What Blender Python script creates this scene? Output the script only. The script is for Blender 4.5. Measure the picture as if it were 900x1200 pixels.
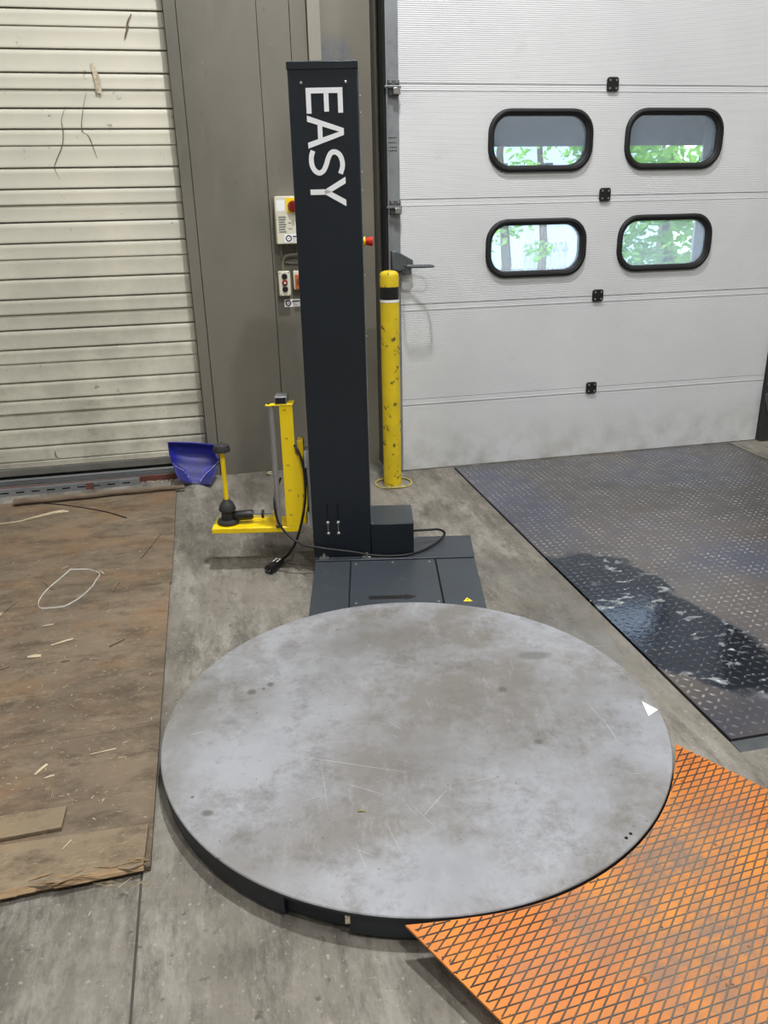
import bpy, bmesh, math, random
from mathutils import Vector as V, Matrix

for o in list(bpy.data.objects): bpy.data.objects.remove(o)
SC = bpy.context.scene
COL = SC.collection

# ------------------------------------------------------------------ camera (image frame 900 x 1200)
F, PITCH, ROLL, YAW, H = 946.4, 20.806, -1.2716, 12.06, 1.67
_p, _r, _a = map(math.radians, (PITCH, ROLL, YAW))
def _rot(v): return V((math.cos(_a)*v.x+math.sin(_a)*v.y, -math.sin(_a)*v.x+math.cos(_a)*v.y, v.z))
_fw = V((0, math.cos(_p), -math.sin(_p))); _rt = V((1, 0, 0)); _up = _rt.cross(_fw)
_rt, _up = _rt*math.cos(_r)+_up*math.sin(_r), -_rt*math.sin(_r)+_up*math.cos(_r)
FW, RT, UP = _rot(_fw), _rot(_rt), _rot(_up)
EYE = V((0, 0, H))
cam = bpy.data.cameras.new('camera'); cam.sensor_fit = 'VERTICAL'; cam.sensor_height = 36; cam.lens = F/1200*36
cam.clip_start = .05; cam.clip_end = 300
camo = bpy.data.objects.new('camera', cam); COL.objects.link(camo)
camo.matrix_world = Matrix(((RT.x, UP.x, -FW.x, 0), (RT.y, UP.y, -FW.y, 0), (RT.z, UP.z, -FW.z, H), (0, 0, 0, 1)))
SC.camera = camo

# ------------------------------------------------------------------ sky, sun, exposure
w = bpy.data.worlds.new('sky'); SC.world = w; w.use_nodes = True
nt = w.node_tree; bg = nt.nodes['Background']
bg.inputs[0].default_value = (.80, .90, 1.0, 1); bg.inputs[1].default_value = 7.5      # bright hazy overcast sky
sun = bpy.data.lights.new('sun', 'SUN'); sun.energy = 6.0; sun.angle = .01; sun.color = (1, .95, .88)
suno = bpy.data.objects.new('sun', sun); COL.objects.link(suno); suno.rotation_euler = (math.radians(42), 0, math.radians(-25))
SC.view_settings.view_transform = 'Standard'; SC.view_settings.look = 'None'
SC.view_settings.gamma = 1; SC.view_settings.exposure = -0.68
SC.view_settings.use_curve_mapping = False
CEIL = 6.6
LAMPS = [(.95, 3.05, 480), (-2.9, 2.6, 95), (5.2, 2.4, 140), (1.2, -1.2, 315), (-2.8, -1.4, 145), (5.0, -1.4, 180)]
def high_bay_light(x, y, watt):
    L = bpy.data.lights.new('lamp_light', 'AREA'); L.shape = 'RECTANGLE'; L.size = .2; L.size_y = .3; L.energy = watt; L.color = (.99, .99, 1.0)
    o = bpy.data.objects.new('lamp_light', L); COL.objects.link(o); o.location = (0, 0, -.02)
    return o

# ------------------------------------------------------------------ pixel helpers
def ray(u, v): return FW + RT*((u-450)/F) - UP*((v-600)/F)
def g(u, v, z=0.):
    d = ray(u, v); return EYE + d*((z-H)/d.z)
def wy(u, v, Y):
    d = ray(u, v); return EYE + d*(Y/d.y)
TC = V((.554, 2.197, 0)); MA = math.radians(11.3)
EX = V((math.cos(MA), -math.sin(MA), 0)); EY = V((math.sin(MA), math.cos(MA), 0))
def loc(P): d = P-TC; return V((d.dot(EX), d.dot(EY), P.z))
def mg(u, v, z): return loc(g(u, v, z))
def my(u, v, y):
    d = ray(u, v); P0 = TC+EY*y; return loc(EYE + d*((P0-EYE).dot(EY)/d.dot(EY)))

# ------------------------------------------------------------------ materials
def lin(c):
    return tuple(((x/255)/12.92 if x/255 <= .04045 else ((x/255+.055)/1.055)**2.4) for x in c)+(1,)
class NT:
    def __init__(s, name):
        s.m = bpy.data.materials.new(name); s.m.use_nodes = True; s.t = s.m.node_tree
        s.b = s.t.nodes['Principled BSDF']; s.out = s.t.nodes['Material Output']; s.tc = None; s.ge = None
    def n(s, t, **k):
        x = s.t.nodes.new(t)
        for a, b in k.items(): setattr(x, a, b)
        return x
    def l(s, a, b): s.t.links.new(a, b)
    def vec(s, world=False, stretch=(1, 1, 1), offs=(0, 0, 0), rot=0):
        if world:
            s.ge = s.ge or s.n('ShaderNodeNewGeometry'); o = s.ge.outputs['Position']
        else:
            s.tc = s.tc or s.n('ShaderNodeTexCoord'); o = s.tc.outputs['Object']
        mp = s.n('ShaderNodeMapping'); mp.inputs['Scale'].default_value = stretch; mp.inputs['Location'].default_value = offs
        mp.inputs['Rotation'].default_value = (0, 0, rot)
        s.l(o, mp.inputs[0]); return mp.outputs[0]
    def noise(s, scale, detail=4, rough=.55, lo=.4, hi=.6, dist=0, **k):
        x = s.n('ShaderNodeTexNoise'); x.inputs['Scale'].default_value = scale; x.inputs['Detail'].default_value = detail
        x.inputs['Roughness'].default_value = rough; x.inputs['Distortion'].default_value = dist
        s.l(s.vec(**k), x.inputs['Vector']); return s.ramp(x.outputs[0], lo, hi)
    def ramp(s, o, lo, hi, a=0, b=1):
        r = s.n('ShaderNodeMapRange'); r.clamp = True
        for i, v in zip((1, 2, 3, 4), (lo, hi, a, b)): r.inputs[i].default_value = v
        s.l(o, r.inputs[0]); return r.outputs[0]
    def math(s, op, a, b=None):
        x = s.n('ShaderNodeMath', operation=op)
        for i, v in enumerate((a, b)):
            if v is None: continue
            if isinstance(v, (int, float)): x.inputs[i].default_value = v
            else: s.l(v, x.inputs[i])
        return x.outputs[0]
    def mix(s, a, b, f):
        x = s.n('ShaderNodeMix', data_type='RGBA')
        for i, v in ((6, a), (7, b)):
            if isinstance(v, tuple): x.inputs[i].default_value = v
            else: s.l(v, x.inputs[i])
        if isinstance(f, (int, float)): x.inputs[0].default_value = f
        else: s.l(f, x.inputs[0])
        return x.outputs[2]
    def fmix(s, a, b, f):
        return s.math('ADD', s.math('MULTIPLY', a, s.math('SUBTRACT', 1., f)), s.math('MULTIPLY', b, f))
    def blob(s, c, rx, ry, rot=0, soft=.3, world=True, wob=0):
        vx = s.vec(world=world)
        sb = s.n('ShaderNodeVectorMath', operation='SUBTRACT'); s.l(vx, sb.inputs[0]); sb.inputs[1].default_value = (c[0], c[1], 0)
        mp = s.n('ShaderNodeVectorRotate', rotation_type='Z_AXIS'); mp.inputs['Angle'].default_value = -rot; s.l(sb.outputs[0], mp.inputs[0])
        dv = s.n('ShaderNodeVectorMath', operation='MULTIPLY'); s.l(mp.outputs[0], dv.inputs[0]); dv.inputs[1].default_value = (1/rx, 1/ry, 0)
        ln = s.n('ShaderNodeVectorMath', operation='LENGTH'); s.l(dv.outputs[0], ln.inputs[0])
        o = ln.outputs['Value']
        if wob:
            x = s.n('ShaderNodeTexNoise'); x.inputs['Scale'].default_value = 7; x.inputs['Detail'].default_value = 5; s.l(vx, x.inputs['Vector'])
            o = s.math('ADD', o, s.math('MULTIPLY', s.math('SUBTRACT', x.outputs[0], .5), wob))
        return s.ramp(o, 1, 1-soft)
    def col(s, c):
        if isinstance(c, tuple): s.b.inputs['Base Color'].default_value = c
        else: s.l(c, s.b.inputs['Base Color'])
    def rough(s, r):
        if isinstance(r, (int, float)): s.b.inputs['Roughness'].default_value = r
        else: s.l(r, s.b.inputs['Roughness'])
    def metal(s, r): s.b.inputs['Metallic'].default_value = r
    def bump(s, h, strength=.3, dist=.002):
        x = s.n('ShaderNodeBump'); x.inputs['Strength'].default_value = strength; x.inputs['Distance'].default_value = dist
        s.l(h, x.inputs['Height']); s.l(x.outputs[0], s.b.inputs['Normal'])
M = {}
def plain(name, c, rough=.5, metal=0, var=.12, scale=8, dirt=None, dlo=.55, dhi=.75, dscale=6, bump=0, stretch=(1, 1, 1), world=False):
    n = NT(name); c = lin(c); dk = tuple(x*(1-var) for x in c[:3])+(1,); lt = tuple(min(1, x*(1+var)) for x in c[:3])+(1,)
    o = n.mix(dk, lt, n.noise(scale, lo=.3, hi=.7, stretch=stretch, world=world))
    if dirt: o = n.mix(o, lin(dirt), n.noise(dscale, detail=8, rough=.7, lo=dlo, hi=dhi, offs=(3, 1, 2), stretch=stretch, world=world))
    n.col(o); n.rough(rough); n.metal(metal)
    if bump: n.bump(n.noise(scale*6, lo=0, hi=1, stretch=stretch, world=world), bump)
    M[name] = n.m; return n.m

def concrete(name, tint=0):
    n = NT(name)
    o = n.mix(lin((124, 119, 109)), lin((100, 95, 86)), n.noise(1.6, detail=8, rough=.65, lo=.42, hi=.58, world=True))
    o = n.mix(o, lin((152, 148, 138)), n.math('MULTIPLY', n.noise(3.0, detail=10, rough=.78, lo=.49, hi=.62, world=True, stretch=(1.6, .5, 1), offs=(4, 2, 0)), .8))
    o = n.mix(o, lin((74, 69, 62)), n.math('MULTIPLY', n.noise(4.5, detail=11, rough=.8, lo=.49, hi=.62, world=True, stretch=(1.5, .4, 1), offs=(1, 7, 0)), .8))
    o = n.mix(o, lin((138, 132, 119)), n.math('MULTIPLY', n.noise(11, detail=11, rough=.85, lo=.5, hi=.66, world=True, stretch=(1.3, .6, 1), offs=(8, 8, 0)), .5))
    o = n.mix(o, lin((70, 65, 58)), n.math('MULTIPLY', n.noise(24, detail=6, rough=.6, lo=.62, hi=.7, world=True), .75))
    o = n.mix(o, lin((172, 164, 146)), n.math('MULTIPLY', n.noise(60, detail=4, lo=.62, hi=.7, world=True), .55))
    wet = n.blob(g(690, 748)[:2], .55, .16, math.radians(100), .8, wob=1.3)
    wet = n.math('MAXIMUM', wet, n.math('MULTIPLY', n.blob(g(625, 690)[:2], .55, .22, math.radians(105), .9, wob=1.2), .75))
    o = n.mix(o, lin((104, 102, 96)), n.math('MULTIPLY', wet, .55))
    n.col(o)
    r = n.ramp(n.noise(5, detail=8, lo=.3, hi=.7, world=True), 0, 1, .62, .8)
    n.rough(n.fmix(r, .12, wet)); n.b.inputs['Specular IOR Level'].default_value = .45
    n.bump(n.noise(60, detail=8, rough=.7, lo=0, hi=1, world=True), .3, .0025)
    M[name] = n.m
concrete('concrete')
plain('joint_filler', (70, 66, 60), .9)
plain('pit_dark', (14, 14, 14), .9)

def plywood(name, a, b, c):
    n = NT(name)
    o = n.mix(lin(a), lin(b), n.noise(1.6, detail=6, lo=.35, hi=.65, world=True, stretch=(.7, 1.6, 1)))
    o = n.mix(o, lin(c), n.math('MULTIPLY', n.noise(2.0, detail=8, rough=.65, lo=.5, hi=.66, world=True, stretch=(.9, 1.1, 1), offs=(2, 5, 0)), .45))
    o = n.mix(o, lin((74, 64, 53)), n.math('MULTIPLY', n.noise(5, detail=11, rough=.8, lo=.48, hi=.62, world=True, stretch=(.8, 1.5, 1), offs=(6, 3, 0)), .7))
    o = n.mix(o, lin((140, 128, 108)), n.math('MULTIPLY', n.noise(8, detail=11, rough=.85, lo=.5, hi=.64, world=True, stretch=(.7, 1.7, 1), offs=(9, 1, 0)), .6))
    o = n.mix(o, lin((150, 138, 112)), n.math('MULTIPLY', n.noise(70, detail=4, lo=.62, hi=.7, world=True, stretch=(.6, 1.3, 1)), .65))
    n.col(o); n.rough(.82); n.b.inputs['Specular IOR Level'].default_value = .25
    n.bump(n.noise(40, detail=8, lo=0, hi=1, world=True, stretch=(.25, 3, 1)), .35, .002)
    M[name] = n.m
plywood('plywood', (122, 108, 90), (102, 90, 75), (136, 98, 62))
plywood('plank_wood', (140, 124, 100), (124, 110, 90), (158, 134, 98))
plain('torn_wood', (154, 128, 96), .85, var=.35, scale=40, dirt=(88, 70, 50), stretch=(.2, 3, 3))
plain('pale_wood', (190, 174, 144), .75, var=.2, scale=50)
plain('straw', (172, 159, 132), .8, var=.25, scale=30)
plain('grey_wood', (112, 98, 82), .85, var=.3, scale=30, dirt=(74, 62, 50), stretch=(.2, 2, 2))

def painted_steel(name, base, dark, lite, rough=.5, sc=1.4):
    n = NT(name)
    o = n.mix(lin(base), lin(dark), n.noise(sc, detail=5, lo=.4, hi=.7, world=True, stretch=(1, 1, .6)))
    o = n.mix(o, lin(lite), n.math('MULTIPLY', n.noise(3, detail=9, rough=.75, lo=.55, hi=.75, world=True, stretch=(1.5, 1, .4), offs=(5, 1, 2)), .5))
    o = n.mix(o, lin((58, 54, 47)), n.math('MULTIPLY', n.noise(14, detail=8, rough=.7, lo=.64, hi=.72, world=True, stretch=(1.2, 1, .6)), .5))
    o = n.mix(o, lin((196, 192, 176)), n.math('MULTIPLY', n.noise(34, detail=3, lo=.755, hi=.79, world=True), .7))
    n.col(o); n.rough(rough); n.bump(n.noise(2.5, detail=3, lo=0, hi=1, world=True), .25, .01); M[name] = n.m
painted_steel('grey_paint', (116, 112, 101), (96, 93, 84), (128, 124, 113))
painted_steel('grey_paint_light', (150, 146, 134), (138, 134, 122), (160, 156, 146))
painted_steel('grey_paint_dark', (84, 82, 74), (70, 68, 62), (96, 94, 86))
n = NT('grey_paint_scuffed')
o = n.mix(lin((126, 122, 108)), lin((112, 108, 96)), n.noise(1.4, lo=.4, hi=.7, world=True))
zz = n.n('ShaderNodeSeparateXYZ'); n.l(n.vec(world=True), zz.inputs[0])
sc_ = n.math('MULTIPLY', n.ramp(zz.outputs[2], 2.62, 2.52), n.ramp(zz.outputs[0], 1.02, .95))
o = n.mix(o, lin((98, 103, 110)), n.math('MULTIPLY', n.noise(30, detail=8, rough=.85, lo=.38, hi=.56, world=True), sc_))
n.col(o); n.rough(.55); M['grey_paint_scuffed'] = n.m
n = NT('shutter_paint')
o = n.mix(lin((203, 199, 181)), lin((190, 187, 172)), n.noise(1.5, lo=.35, hi=.65, world=True))
z = n.n('ShaderNodeSeparateXYZ'); n.l(n.vec(world=True), z.inputs[0])
low = n.ramp(z.outputs[2], 2.0, .2)
o = n.mix(o, lin((156, 152, 139)), n.math('MULTIPLY', low, n.noise(2.2, detail=8, rough=.7, lo=.4, hi=.62, world=True)))
o = n.mix(o, lin((120, 114, 100)), n.math('MULTIPLY', n.noise(7, detail=9, rough=.75, lo=.6, hi=.75, world=True, stretch=(.7, 1, 1.4), offs=(3, 3, 3)), n.ramp(z.outputs[2], 1.3, .15, .18, 1)))
o = n.mix(o, lin((70, 64, 55)), n.math('MULTIPLY', n.noise(18, detail=6, lo=.68, hi=.74, world=True), .6))
n.col(o); n.rough(.5); n.bump(n.noise(3, lo=0, hi=1, world=True), .2, .01); M['shutter_paint'] = n.m
# sectional door: fine horizontal ribs
n = NT('door_panel_white')
z = n.n('ShaderNodeSeparateXYZ'); n.l(n.vec(world=True), z.inputs[0])
wv = n.math('SINE', n.math('MULTIPLY', z.outputs[2], 2*math.pi/.0105))
o = n.mix(lin((214, 216, 216)), lin((206, 208, 209)), n.noise(1.2, lo=.35, hi=.65, world=True))
o = n.mix(o, lin((180, 180, 174)), n.math('MULTIPLY', n.noise(5, detail=8, rough=.7, lo=.6, hi=.78, world=True), .35))
o = n.mix(o, lin((176, 175, 168)), n.math('MULTIPLY', n.ramp(z.outputs[2], .35, 0), n.noise(6, detail=8, lo=.4, hi=.7, world=True)))
n.col(o); n.rough(.5); n.bump(wv, .5, .0012); M['door_panel_white'] = n.m
plain('galvanised', (150, 154, 157), .42, .6, var=.12, scale=5, dirt=(98, 100, 102), dlo=.5, dhi=.8)
plain('galv_dark', (92, 96, 98), .5, .5, var=.2, scale=12)
plain('steel_zinc', (190, 190, 186), .28, .9, var=.1)
plain('chrome', (225, 225, 225), .15, 1, var=.03)
plain('black_plastic', (20, 20, 21), .45, var=.2)
plain('black_rubber', (15, 15, 16), .6, var=.2)
plain('black_gap', (8, 8, 8), .9)
plain('charcoal_plastic', (44, 44, 44), .6, var=.2, scale=20)
plain('navy_paint', (20, 28, 36), .42, var=.12, scale=2, dirt=(32, 38, 43), dlo=.55, dhi=.8, dscale=3)
plain('navy_plate', (54, 60, 66), .4, .0, var=.1, scale=3, dirt=(84, 88, 92), dlo=.6, dhi=.8, dscale=8)
plain('skirt_dark', (36, 41, 47), .5, var=.15, scale=6, dirt=(58, 60, 62), dlo=.58, dhi=.8, dscale=12)
plain('white_vinyl', (244, 246, 248), .4, var=.02)
plain('scratch_grey', (186, 186, 184), .5, var=.05)
plain('white_paper', (240, 240, 236), .7, var=.03)
plain('yellow_paint', (252, 216, 16), .4, var=.06, scale=4, dirt=(214, 174, 20), dlo=.6, dhi=.8)
plain('yellow_worn', (222, 194, 30), .5, var=.12, scale=8, dirt=(84, 72, 36), dlo=.575, dhi=.63, dscale=20)
plain('yellow_cable_ring', (168, 154, 84), .8, var=.35, scale=25, dirt=(110, 104, 84))
plain('red_plastic', (205, 48, 36), .35, var=.06)
plain('dark_red_plastic', (130, 24, 24), .3, var=.1)
plain('orange_plastic', (190, 100, 50), .4, var=.1)
plain('cream_plastic', (216, 212, 192), .45, var=.06, dirt=(176, 170, 150), dlo=.6, dhi=.8)
plain('conduit_grey', (118, 116, 100), .5, var=.1)
plain('label_ink', (120, 122, 118), .7, var=.1)
plain('navy_ink', (28, 34, 72), .6, var=.05)
plain('light_grey_paint', (186, 190, 194), .45, var=.06)
plain('roller_grey', (150, 150, 152), .35, .3, var=.08)
n = NT('blue_plastic')
o = n.mix(lin((34, 40, 150)), lin((26, 32, 118)), n.noise(6, lo=.3, hi=.7))
zz = n.n('ShaderNodeSeparateXYZ'); n.l(n.vec(), zz.inputs[0])
o = n.mix(o, lin((64, 62, 76)), n.math('MULTIPLY', n.math('MULTIPLY', n.noise(14, detail=8, rough=.75, lo=.36, hi=.6), n.ramp(zz.outputs[2], .17, .12)), .75))
n.col(o); n.rough(.55); M['blue_plastic'] = n.m
plain('rust_brown', (98, 66, 54), .8, var=.2, scale=10, dirt=(70, 48, 40))
plain('brown_red', (100, 56, 48), .7, var=.15, scale=5, dirt=(74, 52, 46), dlo=.5, dhi=.8)
plain('aluminium_dull', (136, 140, 140), .5, .4, var=.15, scale=6, stretch=(.2, 1, 1))
plain('rubber_grey', (106, 104, 98), .8, var=.2, scale=14, stretch=(.4, 1, 1))
plain('debris_white', (196, 184, 160), .85, var=.35, scale=60, dirt=(120, 104, 84))

# leveller checker plate
def leveller(name, raised):
    n = NT(name)
    o = n.mix(lin((112, 108, 106)), lin((88, 86, 86)), n.noise(1.1, detail=6, lo=.35, hi=.65, world=True))
    o = n.mix(o, lin((92, 80, 70)), n.math('MULTIPLY', n.noise(1.6, detail=7, lo=.52, hi=.7, world=True, offs=(3, 2, 0)), .7))
    o = n.mix(o, lin((84, 92, 112)), n.math('MULTIPLY', n.noise(1.3, detail=6, lo=.5, hi=.66, world=True, offs=(8, 5, 0)), .6))
    o = n.mix(o, lin((80, 88, 108)), n.math('MULTIPLY', n.blob((1.72, 4.3), .3, .95, 0, .6, wob=.6), .6))
    c = (g(690, 690)+g(880, 790))*.5
    d = g(890, 790)-g(660, 675)
    wet = n.math('MAXIMUM', n.blob(c[:2], d.length*.58, .29, math.atan2(d.y, d.x), .12, wob=.5), n.blob(g(700, 688)[:2], .34, .42, 0, .12, wob=.6))
    wet2 = n.blob(g(850, 850)[:2], .55, .22, math.radians(20), .8, wob=.8)
    if raised: o = n.mix(o, lin((186, 184, 180)), n.noise(9, detail=5, lo=.4, hi=.7, world=True))  # studs painted paler to stand in for the glints on them
    foam = n.math('MULTIPLY', n.math('MULTIPLY', wet, n.noise(14, detail=4, lo=.56, hi=.61, world=True, stretch=(.8, 1.3, 1), dist=.4)), n.noise(2.6, lo=.44, hi=.52, world=True))
    o = n.mix(o, lin((28, 36, 48)), n.math('MULTIPLY', wet, .3 if raised else .88))  # less wet darkening on the studs, so painted glints stay bright
    o = n.mix(o, lin((66, 72, 86)), n.math('MULTIPLY', wet2, .6))
    o = n.mix(o, lin((190, 194, 194)), foam)
    n.col(n.mix(o, lin((84, 96, 112)), n.math('MULTIPLY', wet, 0 if raised else .35))); n.l(n.fmix(.35, .75, wet), n.b.inputs['Metallic'])
    r = n.fmix(.42, .09, wet); r = n.fmix(r, .22, n.math('MULTIPLY', wet2, .7)); n.rough(n.fmix(n.math('MULTIPLY', r, .75 if raised else 1.), .6, foam))
    n.bump(n.noise(45, detail=3, lo=0, hi=1, world=True), .22, .003)
    M[name] = n.m
leveller('leveller_plate', False); leveller('leveller_tread', True)

# ramp
RX = V((math.cos(math.radians(24.8)), math.sin(math.radians(24.8)), 0)); RN = V((RX.y, -RX.x, 0))
wear_sheenC = g(760, 1000, .07)
def ramp_mat(name, rib):
    n = NT(name)
    wear_sheen = n.blob((wear_sheenC.x+.03, wear_sheenC.y-.06), .62, .2, math.radians(30), .9, wob=.9)  # worn paint plus a greyish sheen put into the colour
    wear_sheen = n.math('MAXIMUM', wear_sheen, n.math('MULTIPLY', n.blob((g(850, 1120, .06))[:2], .5, .3, math.radians(10), .9, wob=.9), .95))
    orange = n.mix(lin((228, 142, 26)), lin((206, 116, 32)), n.noise(2.5, detail=5, lo=.35, hi=.65, world=True))
    o = n.mix(orange, lin((176, 100, 44)), n.math('MULTIPLY', n.noise(5, detail=8, lo=.45, hi=.65, world=True, offs=(3, 3, 0)), .6))
    if rib:
        o = n.mix(lin((70, 60, 50)), lin((108, 84, 58)), n.noise(12, detail=6, lo=.45, hi=.65, world=True))
        o = n.mix(o, lin((146, 140, 130)), n.math('MULTIPLY', wear_sheen, .85))
        n.metal(.3); n.rough(n.fmix(.6, .25, wear_sheen))
    else:
        o = n.mix(o, lin((122, 104, 92)), n.math('MULTIPLY', wear_sheen, n.noise(16, detail=8, rough=.7, lo=.25, hi=.6, world=True)))
        o = n.mix(o, lin((48, 36, 28)), n.math('MULTIPLY', n.noise(38, detail=4, lo=.66, hi=.72, world=True), .8))
        n.rough(.5)
    n.col(o); M[name] = n.m
ramp_mat('ramp_orange', False); ramp_mat('ramp_rib', True)
plain('ramp_under', (150, 76, 36), .6, var=.2, dirt=(90, 48, 28))

# turntable top
n = NT('turntable_top')
o = n.mix(lin((164, 166, 171)), lin((147, 149, 153)), n.noise(2.5, detail=8, rough=.7, lo=.35, hi=.65))
st = n.noise(1.5, detail=10, rough=.7, lo=.44, hi=.58, offs=(1.3, .4, 0))
lightp = n.math('MAXIMUM', n.math('MAXIMUM', n.blob((-.46, -.2), .32, .55, -.2, .7, world=False, wob=.7), n.blob((-.05, -.7), .55, .16, 0, .8, world=False, wob=.6)), n.blob((.69, -.08), .15, .3, 0, .7, world=False, wob=.7))  # pale zones without stain; the left one paints in a sky sheen
st = n.math('MAXIMUM', st, n.math('MULTIPLY', n.blob((.14, .18), .66, .6, 0, .7, world=False, wob=.9), n.noise(3.2, detail=10, rough=.75, lo=.36, hi=.56, offs=(5, 5, 0))))
st = n.math('MULTIPLY', st, n.math('SUBTRACT', 1., n.math('MULTIPLY', lightp, .85)))
o = n.mix(o, lin((118, 113, 106)), n.math('MULTIPLY', st, .85))
o = n.mix(o, lin((108, 103, 96)), n.math('MULTIPLY', n.blob((-.05, .5), .5, .22, .1, .8, world=False, wob=.9), .7))
o = n.mix(o, lin((112, 107, 100)), n.math('MULTIPLY', n.blob((.3, .05), .42, .4, .3, .9, world=False, wob=.9), .65))
o = n.mix(o, lin((110, 105, 98)), n.math('MULTIPLY', n.blob((-.02, -.25), .25, .34, .3, .9, world=False, wob=.9), .55))
o = n.mix(o, lin((124, 121, 116)), n.math('MULTIPLY', n.blob((-.78, 0), .14, .42, 0, .8, world=False, wob=.7), .75))
o = n.mix(o, lin((96, 91, 84)), n.math('MULTIPLY', n.noise(6, detail=11, rough=.82, lo=.5, hi=.66, offs=(7, 2, 0)), .6))
o = n.mix(o, lin((174, 175, 177)), n.math('MULTIPLY', n.noise(9, detail=11, rough=.85, lo=.54, hi=.7, offs=(2, 9, 0), stretch=(1.6, .5, 1)), .5))
for (u, v, a, b, k) in ((627, 768, .075, .035, .55), (589, 808, .019, .021, .8), (631, 869, .017, .017, .8), (295, 811, .02, .02, .8), (309, 807, .009, .009, .8), (317, 802, .016, .018, .8), (243, 953, .02, .015, .7)):
    p = mg(u, v, .087); o = n.mix(o, lin((88, 84, 77)), n.math('MULTIPLY', n.blob(p[:2], a, b, 0, .5, world=False, wob=.4), k))
o = n.mix(o, lin((66, 62, 58)), n.math('MULTIPLY', n.noise(45, detail=3, lo=.7, hi=.75), .7))
n.col(o); n.rough(n.ramp(st, 0, 1, .42, .6)); n.metal(.15); n.bump(n.noise(30, detail=6, lo=0, hi=1), .12, .0015)
M['turntable_top'] = n.m

# window pane: clear double pane with a light haze
n = NT('hazy_pane'); n.t.nodes.remove(n.b)
tr = n.n('ShaderNodeBsdfTransparent'); tr.inputs[0].default_value = (.9, .93, .95, 1)
tl = n.n('ShaderNodeBsdfTranslucent'); tl.inputs[0].default_value = (.8, .86, .95, 1)
gl = n.n('ShaderNodeBsdfGlossy'); gl.inputs['Roughness'].default_value = .03
m1 = n.n('ShaderNodeMixShader'); n.l(n.ramp(n.noise(6, detail=6, lo=.2, hi=.8), 0, 1, .12, .22), m1.inputs[0]); n.l(tr.outputs[0], m1.inputs[1]); n.l(tl.outputs[0], m1.inputs[2])
m2 = n.n('ShaderNodeMixShader'); m2.inputs[0].default_value = .05; n.l(m1.outputs[0], m2.inputs[1]); n.l(gl.outputs[0], m2.inputs[2])
n.l(m2.outputs[0], n.out.inputs[0]); M['hazy_pane'] = n.m
n = NT('leaf'); n.b.inputs['Roughness'].default_value = .5
oi = n.noise(.9, detail=3, lo=.3, hi=.7, world=True); n.col(n.mix(lin((96, 164, 48)), lin((160, 206, 92)), oi))
lt_ = n.n('ShaderNodeBsdfTranslucent'); lt_.inputs[0].default_value = lin((140, 200, 70)); mx_ = n.n('ShaderNodeMixShader'); mx_.inputs[0].default_value = .4
n.l(n.b.outputs[0], mx_.inputs[1]); n.l(lt_.outputs[0], mx_.inputs[2]); n.l(mx_.outputs[0], n.out.inputs[0])
M['leaf'] = n.m
plain('bark', (86, 76, 64), .9, var=.2)
plain('asphalt', (120, 118, 112), .9, var=.1)
plain('curtain_grey', (150, 150, 156), .8, var=.06)
plain('fence_white', (170, 178, 186), .6, var=.03)  # white fence greyed: its backlit shade is put into the colour
plain('facade_pale', (170, 190, 214), .7, var=.06)
plain('wall_plaster', (170, 168, 160), .8, var=.05)
plain('ceiling_white', (190, 190, 186), .8, var=.05)
n = NT('lamp_diffuser'); n.b.inputs['Emission Color'].default_value = (1, .965, .9, 1); n.b.inputs['Emission Strength'].default_value = 4; M['lamp_diffuser'] = n.m

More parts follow.
